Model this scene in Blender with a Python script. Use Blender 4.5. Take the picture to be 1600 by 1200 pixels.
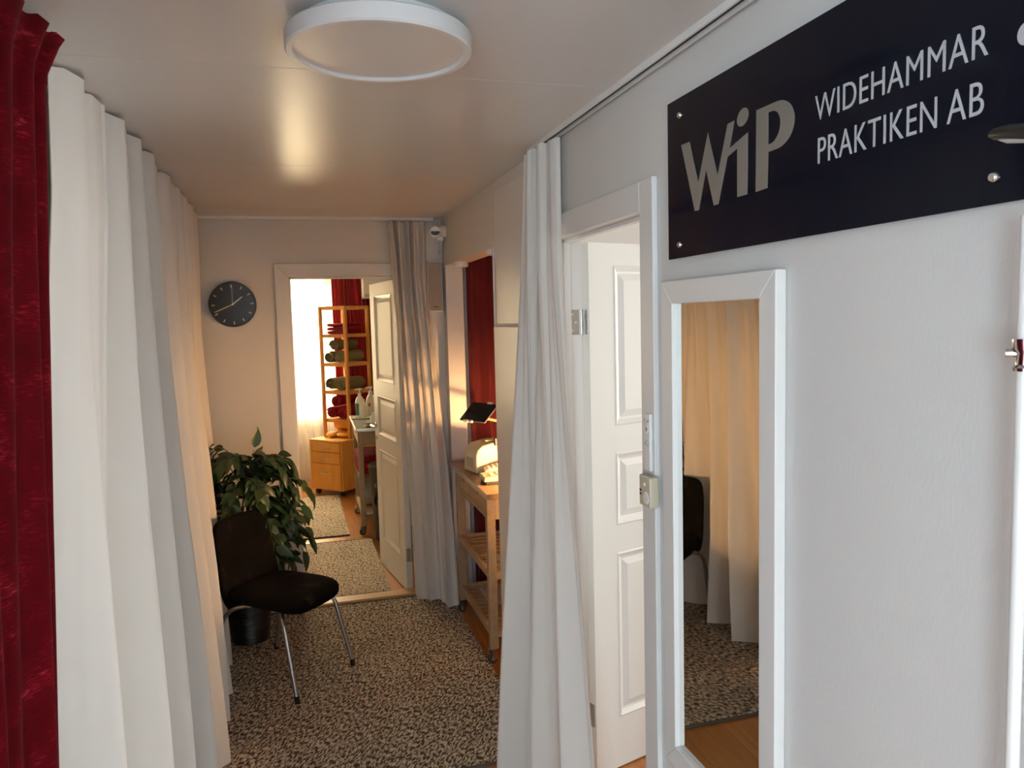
import bpy, bmesh, math, random
from math import sin, cos, pi, radians, sqrt, atan2
from mathutils import Vector, Matrix, Euler

# ---------------------------------------------------------------- scene, camera, light
for o in list(bpy.data.objects):
    bpy.data.objects.remove(o, do_unlink=True)
scene = bpy.context.scene
COL = scene.collection
PX, YAW, PIT, ROL, CAMH = 1200.0, .2757, -.085, -.0264, 1.75
_f = Vector((sin(YAW)*cos(PIT), cos(YAW)*cos(PIT), sin(PIT)))
_r0 = Vector((cos(YAW), -sin(YAW), 0)); _u0 = _r0.cross(_f)
_r = _r0*cos(ROL)+_u0*sin(ROL); _u = -_r0*sin(ROL)+_u0*cos(ROL)
cam = bpy.data.cameras.new('camera'); camo = bpy.data.objects.new('camera', cam); COL.objects.link(camo)
M = Matrix((( _r.x, _u.x, -_f.x, 0), (_r.y, _u.y, -_f.y, 0), (_r.z, _u.z, -_f.z, CAMH), (0, 0, 0, 1)))
camo.matrix_world = M
cam.sensor_fit = 'HORIZONTAL'; cam.sensor_width = 36.0; cam.lens = 36.0*PX/1600.0
cam.clip_start = .02
scene.camera = camo
scene.view_settings.view_transform = 'Standard'
try: scene.view_settings.look = 'None'
except Exception: pass
scene.view_settings.gamma = 1.0
scene.view_settings.use_curve_mapping = False
scene.view_settings.exposure = 0.55

world = bpy.data.worlds.new('sky'); scene.world = world; world.use_nodes = True
bg = world.node_tree.nodes['Background']; bg.inputs[0].default_value = (.75, .88, 1.0, 1); bg.inputs[1].default_value = 1.2

def area(name, loc, direction, sx, sy, power, col, spread=180):
    l = bpy.data.lights.new(name, 'AREA'); l.shape = 'RECTANGLE'; l.size = sx; l.size_y = sy
    l.energy = power; l.color = col; l.spread = radians(spread)
    o = bpy.data.objects.new(name, l); COL.objects.link(o); o.location = loc
    o.rotation_euler = Vector(direction).to_track_quat('-Z', 'Y').to_euler()
    return o
CE, XR, YE = 2.375, .92, 4.775          # ceiling height, right wall, end wall
LOBBY_W = (-2.5, -.9, .85, 2.12)        # window behind the camera: x0,x1,z0,z1 in wall y=-2.6
SIDE_W = (1.8, 3.05, .85, 2.1)          # side room window: y0,y1,z0,z1 in wall x=3.3
FAR_W = (-.5, .36, .78, 2.2)           # far room window: x0,x1,z0,z1 in wall y=8.75
area('lobby_daylight', (-1.7, -2.75, 1.49), (0, 1, 0), 1.6, 1.27, 120, (.68, .87, 1.0))
UNSEEN_GLAZED = (-1.95, -.65, .12, 2.06)       # unseen lobby door, put in for cool light on the left curtain: y0,y1,z0,z1 in wall x=.92
area('unseen_door_daylight', (1.10, -1.3, 1.09), (-1, 0, 0), 1.3, 1.94, 380, (.70, .88, 1.0))  # daylight added to brighten the lower left curtain
area('side_room_daylight', (3.45, 2.425, 1.48), (-1, 0, 0), 1.25, 1.25, 46, (1.0, .93, .82))
area('far_room_daylight', (-.07, 8.92, 1.49), (0, -1, 0), .86, 1.42, 150, (1.0, .79, .47))

# ---------------------------------------------------------------- helpers
def on(px, py, ax, v):
    d = _f+_r*((px-800)/PX)-_u*((py-600)/PX)
    i = 'xyz'.index(ax); C = Vector((0, 0, CAMH)); return C+d*((v-C[i])/d[i])

class MB:
    def __init__(s): s.v = []; s.f = []
    def add(s, vs, fs):
        b = len(s.v); s.v += [tuple(v) for v in vs]; s.f += [tuple(b+i for i in f) for f in fs]; return s
    def box(s, x0, x1, y0, y1, z0, z1, m=None):
        vs = [Vector((x, y, z)) for z in (z0, z1) for y in (y0, y1) for x in (x0, x1)]
        if m is not None: vs = [m @ v for v in vs]
        return s.add(vs, [(0, 2, 3, 1), (4, 5, 7, 6), (0, 1, 5, 4), (2, 6, 7, 3), (0, 4, 6, 2), (1, 3, 7, 5)])
    def ring(s, c, n, r, k, up=None):
        n = Vector(n).normalized(); a = n.orthogonal().normalized() if up is None else up; b = n.cross(a)
        return [Vector(c)+a*(r*cos(2*pi*i/k))+b*(r*sin(2*pi*i/k)) for i in range(k)]
    def tube(s, pts, r, k=10, caps=True):
        pts = [Vector(p) for p in pts]; rs = r if isinstance(r, (list, tuple)) else [r]*len(pts)
        t0 = (pts[1]-pts[0]).normalized(); a = t0.orthogonal().normalized(); vs = []
        for i, p in enumerate(pts):
            t = ((pts[min(i+1, len(pts)-1)]-pts[max(i-1, 0)])).normalized()
            a = (a-t*a.dot(t)).normalized(); b = t.cross(a)
            vs += [p+a*(rs[i]*cos(2*pi*j/k))+b*(rs[i]*sin(2*pi*j/k)) for j in range(k)]
        n = len(pts); fs = [(i*k+j, i*k+(j+1) % k, (i+1)*k+(j+1) % k, (i+1)*k+j) for i in range(n-1) for j in range(k)]
        if caps: fs += [tuple(range(k))[::-1], tuple((n-1)*k+j for j in range(k))]
        return s.add(vs, fs)
    def lathe(s, prof, k=24, c=(0, 0, 0), m=None):
        vs = []
        for r, z in prof:
            for j in range(k):
                v = Vector((r*cos(2*pi*j/k), r*sin(2*pi*j/k), z))
                if m is not None: v = m @ v
                vs.append(v+Vector(c))
        n = len(prof); fs = [(i*k+j, i*k+(j+1) % k, (i+1)*k+(j+1) % k, (i+1)*k+j) for i in range(n-1) for j in range(k)]
        fs += [tuple(range(k))[::-1], tuple((n-1)*k+j for j in range(k))]
        return s.add(vs, fs)
    def grid(s, fn, nu, nv, closed=False):
        vs = [fn(i/(nu if closed else nu-1), j/(nv-1)) for j in range(nv) for i in range(nu)]
        fs = [(j*nu+i, j*nu+(i+1) % nu, (j+1)*nu+(i+1) % nu, (j+1)*nu+i) for j in range(nv-1) for i in range(nu if closed else nu-1)]
        return s.add(vs, fs)
    def prism(s, poly, fn):
        """poly: 2D outline, fn(p, k) -> 3D for k = 0 / 1"""
        n = len(poly)
        vs = [fn(p, 0) for p in poly]+[fn(p, 1) for p in poly]
        return s.add(vs, [tuple(range(n))[::-1], tuple(range(n, 2*n))]+[(i, (i+1) % n, n+(i+1) % n, n+i) for i in range(n)])
    def mesh(s, name, smooth=False):
        me = bpy.data.meshes.new(name); me.from_pydata([tuple(v) for v in s.v], [], s.f)
        bm = bmesh.new(); bm.from_mesh(me); bmesh.ops.recalc_face_normals(bm, faces=bm.faces); bm.to_mesh(me); bm.free()
        if smooth:
            for p in me.polygons: p.use_smooth = True
        return me
    def build(s, name, m, parent=None, smooth=False, bevel=0, seg=2, sub=0, world=False, ang=None):
        me = s.mesh(name, smooth)
        return put(name, me, m, parent, bevel, seg, sub, world, smooth)

def put(name, me, m, parent=None, bevel=0, seg=2, sub=0, world=False, smooth=False):
    o = bpy.data.objects.new(name, me); COL.objects.link(o)
    if m and not me.materials: me.materials.append(m)
    if parent:
        o.parent = parent
        if world:
            o.matrix_parent_inverse = Matrix.LocRotScale(parent.location, parent.rotation_euler, parent.scale).inverted()
    if bevel:
        b = o.modifiers.new('bevel', 'BEVEL'); b.width = bevel; b.segments = seg; b.limit_method = 'ANGLE'; b.angle_limit = radians(35)
        for p in me.polygons: p.use_smooth = True
        w = o.modifiers.new('wn', 'WEIGHTED_NORMAL'); w.keep_sharp = True
    if sub:
        ss = o.modifiers.new('sub', 'SUBSURF'); ss.levels = sub; ss.render_levels = sub
    if smooth and not bevel and not sub:
        try:
            me.set_sharp_from_angle(angle=radians(40))
        except Exception: pass
    return o

def thing(name, label, cat, loc=(0, 0, 0), rz=0, group=None):
    o = bpy.data.objects.new(name, None); COL.objects.link(o); o.empty_display_size = .05
    o.location = loc; o.rotation_euler = (0, 0, rz); tag(o, label, cat, group); return o
def tag(o, label, cat, group=None):
    o['label'] = label; o['category'] = cat
    if group: o['group'] = group
    return o
def struct(o, label=None):
    o['kind'] = 'structure'
    if label: o['label'] = label
    return o

# ---------------------------------------------------------------- materials
def mat(name, col, rough=.6, metal=0, **kw):
    m = bpy.data.materials.new(name); m.use_nodes = True
    b = m.node_tree.nodes['Principled BSDF']
    b.inputs['Base Color'].default_value = (*col, 1); b.inputs['Roughness'].default_value = rough; b.inputs['Metallic'].default_value = metal
    for k, v in kw.items(): b.inputs[k.replace('_', ' ')].default_value = v
    return m
def N(m, t, **kw):
    n = m.node_tree.nodes.new(t)
    for k, v in kw.items():
        if k in n.inputs: n.inputs[k].default_value = v
        else: setattr(n, k, v)
    return n
def L(m, a, b): m.node_tree.links.new(a, b)
def bsdf(m): return m.node_tree.nodes['Principled BSDF']
def coords(m, scale=(1, 1, 1), rot=(0, 0, 0), kind='Object'):
    tc = N(m, 'ShaderNodeTexCoord'); mp = N(m, 'ShaderNodeMapping')
    mp.inputs['Scale'].default_value = scale; mp.inputs['Rotation'].default_value = rot
    L(m, tc.outputs[kind], mp.inputs['Vector']); return mp.outputs[0]
def ramp(m, fac, stops):
    r = N(m, 'ShaderNodeValToRGB'); e = r.color_ramp.elements
    while len(e) < len(stops): e.new(.5)
    for i, (p, c) in enumerate(stops): e[i].position = p; e[i].color = (*c, 1)
    L(m, fac, r.inputs[0]); return r.outputs[0]
def bump(m, fac, strength=.2, dist=.002):
    b = N(m, 'ShaderNodeBump'); b.inputs['Strength'].default_value = strength; b.inputs['Distance'].default_value = dist
    L(m, fac, b.inputs['Height']); L(m, b.outputs[0], bsdf(m).inputs['Normal'])
def noisy(m, stops, scale=(1, 1, 1), nscale=5, detail=3, rot=(0, 0, 0), bs=0, bd=.002, distort=0):
    v = coords(m, scale, rot); n = N(m, 'ShaderNodeTexNoise'); n.inputs['Scale'].default_value = nscale
    n.inputs['Detail'].default_value = detail; n.inputs['Distortion'].default_value = distort
    L(m, v, n.inputs['Vector'])
    if stops: L(m, ramp(m, n.outputs[0], stops), bsdf(m).inputs['Base Color'])
    if bs: bump(m, n.outputs[0], bs, bd)
    return n

def m_wall():
    m = mat('painted_wallpaper', (.72, .70, .675), .62)
    noisy(m, None, (1, 1, .35), 190, 2, bs=.22, bd=.0015); return m
WALL = m_wall()
WHITE = mat('white_paint', (.78, .765, .74), .38)
noisy(WHITE, None, (1, 1, 1), 90, 2, bs=.04, bd=.001)
DOORW = mat('white_door_paint', (.80, .785, .75), .34)
CEIL = mat('ceiling_paint', (.70, .69, .685), .30)
noisy(CEIL, None, (1, 1, 1), 60, 3, bs=.05, bd=.001)
def m_curtain(name, col, tr=.35):
    m = mat(name, col, .85, 0); b = bsdf(m); b.inputs['Sheen Weight'].default_value = .15
    v = coords(m, (1, 1, 1)); w = N(m, 'ShaderNodeTexNoise'); w.inputs['Scale'].default_value = 420; w.inputs['Detail'].default_value = 1
    L(m, v, w.inputs['Vector']); bump(m, w.outputs[0], .12, .001)
    t = N(m, 'ShaderNodeBsdfTranslucent'); t.inputs[0].default_value = (*col, 1)
    mx = N(m, 'ShaderNodeMixShader'); mx.inputs[0].default_value = tr
    L(m, b.outputs[0], mx.inputs[1]); L(m, t.outputs[0], mx.inputs[2])
    L(m, mx.outputs[0], m.node_tree.nodes['Material Output'].inputs[0]); return m
CURT = m_curtain('cream_curtain', (.88, .86, .82), .06)
LINEN = m_curtain('grey_linen', (.76, .735, .70), .08)
SHEER = mat('sheer_voile', (.95, .94, .9), .8)
def _sheer():
    m = SHEER; b = bsdf(m)
    t = N(m, 'ShaderNodeBsdfTranslucent'); t.inputs[0].default_value = (.97, .95, .9, 1)
    tp = N(m, 'ShaderNodeBsdfTransparent')
    a = N(m, 'ShaderNodeMixShader'); a.inputs[0].default_value = .65; c = N(m, 'ShaderNodeMixShader'); c.inputs[0].default_value = .10
    L(m, b.outputs[0], a.inputs[1]); L(m, t.outputs[0], a.inputs[2]); L(m, a.outputs[0], c.inputs[1]); L(m, tp.outputs[0], c.inputs[2])
    L(m, c.outputs[0], m.node_tree.nodes['Material Output'].inputs[0])
_sheer()
def m_velvet():
    m = mat('crushed_red_velvet', (.3, .004, .012), .8); b = bsdf(m); b.inputs['Specular IOR Level'].default_value = .1
    b.inputs['Sheen Weight'].default_value = .15; b.inputs['Sheen Tint'].default_value = (1, .25, .3, 1); b.inputs['Sheen Roughness'].default_value = .4
    v = coords(m, (1, 30, 130)); n = N(m, 'ShaderNodeTexNoise'); n.inputs['Scale'].default_value = 1.6; n.inputs['Detail'].default_value = 5; n.inputs['Distortion'].default_value = 1.2
    L(m, v, n.inputs['Vector'])
    v2 = coords(m, (1, 1, 1)); n2 = N(m, 'ShaderNodeTexNoise'); n2.inputs['Scale'].default_value = 16; n2.inputs['Detail'].default_value = 3
    L(m, v2, n2.inputs['Vector'])
    mu = N(m, 'ShaderNodeMath', operation='MULTIPLY'); L(m, n.outputs[0], mu.inputs[0]); L(m, n2.outputs[0], mu.inputs[1])
    L(m, ramp(m, mu.outputs[0], [(.0, (.065, .0003, .002)), (.30, (.13, .0008, .005)), (.40, (.24, .006, .015)), (.5, (.40, .045, .06))]), b.inputs['Base Color'])
    bump(m, mu.outputs[0], .25, .003); return m
VELVET = m_velvet()
REDC = m_curtain('red_drape', (.27, .004, .010), .10)
def m_wood(name, c0, c1, scale=(3, 40, 40), rough=.45, rnd=False):
    m = mat(name, c0, rough); v = coords(m, scale)
    n = N(m, 'ShaderNodeTexNoise'); n.inputs['Scale'].default_value = 1.2; n.inputs['Detail'].default_value = 4; n.inputs['Distortion'].default_value = .6
    L(m, v, n.inputs['Vector']); c = ramp(m, n.outputs[0], [(.3, c0), (.7, c1)])
    if rnd:
        oi = N(m, 'ShaderNodeObjectInfo'); hs = N(m, 'ShaderNodeHueSaturation')
        mr = N(m, 'ShaderNodeMapRange'); mr.inputs[3].default_value = .78; mr.inputs[4].default_value = 1.2
        L(m, oi.outputs['Random'], mr.inputs[0]); L(m, mr.outputs[0], hs.inputs['Value']); L(m, c, hs.inputs['Color']); c = hs.outputs[0]
    L(m, c, bsdf(m).inputs['Base Color']); return m
FLOORW = m_wood('orange_laminate', (.38, .135, .028), (.50, .20, .048), (30, 2.2, 30), .32, True)
SIDEFL = FLOORW
BIRCH = m_wood('raw_birch', (.36, .245, .135), (.44, .31, .18), (25, 4, 25), .5)
RACKW = m_wood('honey_pine', (.60, .23, .035), (.70, .30, .055), (20, 20, 3), .42)
CABW = m_wood('beech_veneer', (.70, .30, .045), (.78, .37, .07), (25, 25, 4), .4)
TOPW = m_wood('oiled_worktop', (.19, .10, .045), (.28, .155, .075), (25, 3, 25), .4)
OAK = m_wood('oak_threshold', (.55, .33, .14), (.68, .43, .20), (3, 30, 30), .4)
STEEL = mat('brushed_steel', (.56, .55, .52), .28, 1)
CHROME = mat('chrome', (.75, .75, .76), .15, 1)
TUBE = mat('silver_tube', (.42, .43, .45), .32, 1)
BLACKP = mat('black_plastic', (.012, .012, .013), .38)
DKGREY = mat('dark_grey_plastic', (.025, .025, .025), .5)
WHEEL = mat('grey_rubber', (.06, .06, .06), .6)
WHITEP = mat('white_plastic', (.82, .81, .79), .35)
CREAMP = mat('cream_plastic', (.62, .55, .41), .42)
GREYP = mat('grey_plastic', (.42, .41, .39), .5)
MIRROR = mat('mirror_glass', (.80, .80, .77), .015, 1)
NAVY = mat('navy_acrylic', (.004, .005, .013), .10); bsdf(NAVY).inputs['Specular IOR Level'].default_value = .2
def m_suede():
    m = mat('black_suede', (.008, .008, .008), .9); b = bsdf(m); b.inputs['Specular IOR Level'].default_value = .12; b.inputs['Sheen Weight'].default_value = .0
    n = noisy(m, [(.35, (.003, .003, .003)), (.60, (.006, .005, .005)), (.72, (.034, .022, .014))], (1, 1, 1), 9, 3, distort=.8); return m  # mottled suede; its brown spots also paint sheen into the colour
SUEDE = m_suede()
def m_carpet(nm='woven_carpet', g=1.0, sh=0.0):
    m = mat(nm, (.3, .25, .2), .95); b = bsdf(m)
    tc = N(m, 'ShaderNodeTexCoord')
    wn = N(m, 'ShaderNodeTexNoise'); wn.inputs['Scale'].default_value = 75; wn.inputs['Detail'].default_value = 1
    L(m, tc.outputs['Object'], wn.inputs['Vector'])
    sc = N(m, 'ShaderNodeVectorMath', operation='SCALE'); sc.inputs['Scale'].default_value = .020; L(m, wn.outputs['Color'], sc.inputs[0])
    ad = N(m, 'ShaderNodeVectorMath', operation='ADD'); L(m, tc.outputs['Object'], ad.inputs[0]); L(m, sc.outputs[0], ad.inputs[1])
    m0 = N(m, 'ShaderNodeMapping'); m0.inputs['Rotation'].default_value = (0, 0, radians(-58)); L(m, ad.outputs[0], m0.inputs['Vector'])
    mp = N(m, 'ShaderNodeMapping'); mp.inputs['Scale'].default_value = (42, 130, 1)
    L(m, m0.outputs[0], mp.inputs['Vector'])
    n = N(m, 'ShaderNodeTexNoise'); n.inputs['Scale'].default_value = 1.0; n.inputs['Detail'].default_value = .6
    L(m, mp.outputs[0], n.inputs['Vector'])
    big = N(m, 'ShaderNodeTexNoise'); big.inputs['Scale'].default_value = 3; L(m, tc.outputs['Object'], big.inputs['Vector'])
    mx = N(m, 'ShaderNodeMath', operation='MULTIPLY_ADD'); mx.inputs[1].default_value = .10; L(m, big.outputs[0], mx.inputs[0]); L(m, n.outputs[0], mx.inputs[2])
    L(m, ramp(m, mx.outputs[0], [(.45-sh, (.045*g, .035*g, .028*g)), (.515-sh, (.10*g, .078*g, .058*g)), (.59-sh, (.40*g, .325*g, .245*g)), (.75-sh, (.55*g, .46*g, .355*g))]), b.inputs['Base Color'])
    bump(m, n.outputs[0], .9, .006); return m
CARPET = m_carpet('woven_carpet', 1.35, .005); MATC = m_carpet('flecked_mat', 1.5, .08)
BINDING = mat('dark_binding', (.05, .03, .05), .9)
LEAFS = []
for i, c in enumerate([(.024, .060, .022), (.034, .080, .030), (.017, .044, .018), (.055, .095, .032)]):
    m = mat('ficus_leaf_%d' % i, c, .38); LEAFS.append(m)
BARK = mat('ficus_bark', (.16, .11, .07), .8)
SOIL = mat('soil', (.03, .02, .015), .95)
DRY = mat('dry_leaf', (.45, .22, .08), .8)
def m_towel(name, c):
    m = mat(name, c, .95); bsdf(m).inputs['Sheen Weight'].default_value = .04; bsdf(m).inputs['Specular IOR Level'].default_value = .15
    noisy(m, None, (1, 1, 1), 220, 2, bs=.7, bd=.004); return m
OLIVE = m_towel('olive_terry', (.20, .17, .085)); RED_T = m_towel('red_terry', (.27, .006, .016)); MUST = mat('mustard_vinyl', (.82, .38, .03), .45)
LAMPW = mat('lamp_white', (.78, .78, .78), .4)
DIFF = mat('lamp_diffuser', (.74, .72, .70), .3)
GLASS = bpy.data.materials.new('window_glass'); GLASS.use_nodes = True
def _glass():
    nt = GLASS.node_tree; nt.nodes.remove(nt.nodes['Principled BSDF'])
    t = nt.nodes.new('ShaderNodeBsdfTransparent'); g = nt.nodes.new('ShaderNodeBsdfGlossy'); g.inputs['Roughness'].default_value = .02
    fr = nt.nodes.new('ShaderNodeFresnel'); fr.inputs[0].default_value = 1.45; mx = nt.nodes.new('ShaderNodeMixShader')
    nt.links.new(fr.outputs[0], mx.inputs[0]); nt.links.new(t.outputs[0], mx.inputs[1]); nt.links.new(g.outputs[0], mx.inputs[2])
    nt.links.new(mx.outputs[0], nt.nodes['Material Output'].inputs[0])
_glass()

# ---------------------------------------------------------------- the room shell
def wall(name, boxes, m=WALL):
    b = MB()
    for q in boxes: b.box(*q)
    return struct(b.build(name, m))
T = CE+.06
DH, DN, DF = 2.027, 1.905, 2.64         # side door head, near jamb, far jamb
NH, NN, NF = 2.085, 3.52, 4.655         # niche opening
EX0, EX1, EH = -.01, .69, 2.03          # end wall opening
wall('wall_right', [(XR, XR+.1, -2.6, UNSEEN_GLAZED[0], 0, T), (XR, XR+.1, UNSEEN_GLAZED[1], DN-.012, 0, T), (XR, XR+.1, UNSEEN_GLAZED[0], UNSEEN_GLAZED[1], 0, UNSEEN_GLAZED[2]), (XR, XR+.1, UNSEEN_GLAZED[0], UNSEEN_GLAZED[1], UNSEEN_GLAZED[3], T), (XR, XR+.1, DN-.012, DF+.012, DH+.012, T), (XR, XR+.1, DF+.012, NN, 0, T),
                    (XR, XR+.1, NN, NF, NH, T), (XR, XR+.1, NF, YE, 0, T)])
wall('wall_end', [(-.72, EX0-.012, YE, YE+.1, 0, T), (EX1+.012, 3.4, YE, YE+.1, 0, T), (EX0-.012, EX1+.012, YE, YE+.1, EH+.012, T), (-1.7, -.72, YE, YE+.1, 0, T)])
wall('wall_left', [(-.72, -.62, -.1, YE, 0, T), (-2.6, -.72, -.1, 0, 0, T)])
x0, x1, z0, z1 = LOBBY_W
wall('wall_lobby_left', [(-2.7, -2.6, -2.7, 0, 0, T)])
wall('wall_back', [(-2.6, x0, -2.7, -2.6, 0, T), (x1, XR, -2.7, -2.6, 0, T), (x0, x1, -2.7, -2.6, 0, z0), (x0, x1, -2.7, -2.6, z1, T)])
y0, y1, z0, z1 = SIDE_W
wall('wall_side_room', [(3.3, 3.4, .8, y0, 0, T), (3.3, 3.4, y1, YE, 0, T), (3.3, 3.4, y0, y1, 0, z0), (3.3, 3.4, y0, y1, z1, T),
                        (XR+.1, 3.3, .8, .9, 0, T), (XR+.1, 3.3, 3.38, 3.46, 0, T)])
x0, x1, z0, z1 = FAR_W
wall('wall_far', [(-1.6, x0, 8.75, 8.85, 0, T), (x1, 1.35, 8.75, 8.85, 0, T), (x0, x1, 8.75, 8.85, 0, z0), (x0, x1, 8.75, 8.85, z1, T),
                  (-1.7, -1.6, YE+.1, 8.85, 0, T), (1.35, 1.45, YE+.1, 8.85, 0, T)])
wall('wall_closet_back', [(2.05, 2.12, 3.46, YE, 0, T)])

def window(n, c, horiz, a0, a1, z0, z1, depth):
    """c: wall face coordinate; horiz 'x' when the wall runs along x"""
    e = struct(thing('window_%d' % n, 'white framed window', 'window')); del e['category']
    def bx(b, p0, p1, q0, q1, r0, r1):
        return b.box(p0, p1, q0, q1, r0, r1) if horiz == 'x' else b.box(q0, q1, p0, p1, r0, r1)
    b = MB(); w = .05; d0, d1 = sorted((c, c+depth))
    bx(b, a0, a1, d0, d1, z0, z0+w); bx(b, a0, a1, d0, d1, z1-w, z1); bx(b, a0, a0+w, d0, d1, z0+w, z1-w); bx(b, a1-w, a1, d0, d1, z0+w, z1-w)
    mid = (a0+a1)/2; bx(b, mid-.025, mid+.025, d0, d1, z0+w, z1-w)
    b.build('window_frame', WHITE, e)
    dm = (d0+d1)/2
    for k in range(2):
        g = MB(); l = a0+w if k == 0 else mid+.025; r = mid-.025 if k == 0 else a1-w
        bx(g, l, r, dm-.003, dm+.003, z0+w, z1-w); g.build('pane', GLASS, e)
window(1, -2.68, 'x', *LOBBY_W[:2], *LOBBY_W[2:], .06)
window(2, 3.32, 'y', *SIDE_W[:2], *SIDE_W[2:], .06)
window(4, XR+.02, 'y', *UNSEEN_GLAZED[:2], *UNSEEN_GLAZED[2:], .06)  # unseen lobby opening for the added daylight
window(3, 8.77, 'x', *FAR_W[:2], *FAR_W[2:], .06)

# floor: a slab and laminate planks as pieces
fl = struct(MB().box(-2.7, 3.4, -2.7, 8.85, -.06, -.008).build('floor', FLOORW))
PW, PL = .19, 1.28
_pm = {}
def plank_mesh(w, l):
    k = (round(w, 3), round(l, 3))
    if k not in _pm: _pm[k] = MB().box(.0006, w-.0006, .0006, l-.0006, -.008, 0).mesh('plank')
    return _pm[k]
rnd = random.Random(4)
def planks(x0, x1, y0, y1):
    x = x0; r = 0
    while x < x1-.01:
        w = min(PW, x1-x); y = y0-(r*.43 % 1)*PL
        while y < y1-.01:
            a = max(y, y0); b = min(y+PL, y1)
            if b-a > .02:
                o = put('plank', plank_mesh(w, b-a), FLOORW, fl); o.location = (x, a, 0)
            y += PL
        x += PW; r += 1
planks(-.62, XR, -.6, YE)
planks(XR, 2.3, .9, 3.38)
planks(XR, 2.0, 3.46, YE)
planks(-.62, 1.35, YE+.1, 8.75)
pl = struct(MB().box(-2.6, -.62, -2.6, -.1, -.008, 0).build('floor_lobby', mat('grey_bounce_floor', (.34, .35, .35), .6)))  # unseen lobby floor; grey put in to keep orange bounce off the walls
struct(MB().box(-2.7, 3.4, -2.7, 8.9, T, T+.06).build('ceiling_slab', CEIL))
cl = struct(MB().box(-2.7, 3.4, -2.7, 8.9, CE+.012, T).build('ceiling', CEIL))
k = -4
while True:
    a = 2.01+1.2*k; b = a+1.2
    if a > YE: break
    for (u, v, w0, w1) in ([(-.62, XR, max(a, -.1), min(b, YE))] if b > -.1 else [])+([(-2.6, XR, max(a, -2.6), min(b, -.1))] if a < -.1 else []):
        if w1-w0 > .01:
            MB().box(u, v, w0+.0015, w1-.0015, CE, CE+.012).build('panel', CEIL, cl, bevel=.0012, seg=1)
    k += 1
MB().box(-1.6, 1.35, YE+.1, 8.75, CE, CE+.012).build('panel', CEIL, cl)
MB().box(XR+.1, 3.3, .9, 3.38, CE, CE+.012).build('panel', CEIL, cl)
MB().box(XR+.1, 2.05, 3.46, YE, CE, CE+.012).build('panel', CEIL, cl)

# casings, jambs, skirting
def casing(name, parts, m=WHITE, bev=.003):
    b = MB()
    for q in parts: b.box(*q)
    return struct(b.build(name, m, bevel=bev, seg=2))
cw, ct = .078, .016
casing('trim_1', [(XR-ct, XR, DN-cw+.002, DN+.002, 0, DH+cw)])
casing('trim_2', [(XR-ct, XR, DF-.002, DF+cw, 0, DH+cw)])
casing('trim_3', [(XR-ct, XR, DN+.002, DF-.002, DH-.002, DH+cw)])
casing('trim_4', [(XR-.001, XR+.1, DN-.012, DN, 0, DH), (XR-.001, XR+.1, DF, DF+.012, 0, DH), (XR-.001, XR+.1, DN-.012, DF+.012, DH, DH+.012),
                  (XR+.03, XR+.055, DN, DN+.012, 0, DH), (XR+.03, XR+.055, DN, DF, DH-.012, DH), (XR+.03, XR+.055, DF-.012, DF, 0, DH)], bev=.0015)
def mitred(name, poly):
    return struct(MB().prism(poly, lambda p, k: Vector((p[0], YE-ct*k, p[1]))).build(name, WHITE, bevel=.0025))
mitred('trim_5', [(EX0-cw, 0), (EX0, 0), (EX0, EH), (EX0-cw, EH+cw-.001)])
mitred('trim_6', [(EX1+cw, 0), (EX1, 0), (EX1, EH), (EX1+cw, EH+cw-.001)])
mitred('trim_7', [(EX0, EH), (EX1, EH), (EX1+cw, EH+cw), (EX0-cw, EH+cw)])
casing('trim_8', [(EX0-.012, EX0, YE-.001, YE+.1, 0, EH), (EX1, EX1+.012, YE-.001, YE+.1, 0, EH), (EX0-.012, EX1+.012, YE-.001, YE+.1, EH, EH+.012),
                  (EX0, EX0+.012, YE+.03, YE+.05, 0, EH), (EX0, EX1, YE+.03, YE+.05, EH-.012, EH)], bev=.0015)
casing('baseboard_right', [(XR-.012, XR, UNSEEN_GLAZED[1], DN-cw, 0, .07), (XR-.012, XR, -2.6, UNSEEN_GLAZED[0], 0, .07)])
casing('baseboard_end', [(-.62, EX0-cw, YE-.012, YE, 0, .07)])
th = struct(MB().box(EX0, EX1, YE-.005, YE+.1, 0, .022).build('trim_9', OAK, bevel=.006, seg=2))
# white lining of the deep opening beside the trolley
casing('trim_10', [(XR-.006, XR+.1, NF-.002, NF+.012, 0, NH), (XR-.004, XR+.1, NN-.012, NN+.002, 0, NH)], bev=.0015)

# wardrobe fronts on the right wall between the opening and the white curtain
wd = thing('wardrobe_front', 'plain cream wardrobe doors with one horizontal groove, right of the trolley', 'wardrobe', (XR, 3.15, 0))
MB().box(XR-.009, XR-.0005, 2.80, 3.445, 1.727, 2.325).build('upper_door', WHITE, wd, bevel=.003, world=True)
MB().box(XR-.009, XR-.0005, 2.80, 3.512, .03, 1.715).build('lower_door', WHITE, wd, bevel=.003, world=True)

# ceiling coving line beside right wall
def rail(name, p0, p1, label):
    e = thing(name, label, 'curtain rail', p0); d = (Vector(p1)-Vector(p0)); ln = d.length; e.rotation_euler = (0, 0, atan2(d.y, d.x))
    MB().box(0, ln, -.016, .016, -.006, 0).build('track_plate', WHITEP, e)
    for s in (-1, 1): MB().box(0, ln, s*.013-.003, s*.013+.003, -.016, -.006).build('track_lip', WHITEP, e)
    MB().box(0, ln, -.010, .010, -.0075, -.006).build('track_slot', DKGREY, e)
rail('curtain_rail', (XR-.035, .2, CE), (XR-.035, 2.78, CE), 'white ceiling track running along the wall above the navy sign')
rail('curtain_rail', (-.60, YE-.05, CE), (.86, YE-.05, CE), 'white ceiling track along the end wall above the clock')
rail('curtain_rail', (-.555, .0, CE), (-.555, 4.68, CE), 'white ceiling track above the long cream curtain on the left')

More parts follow.
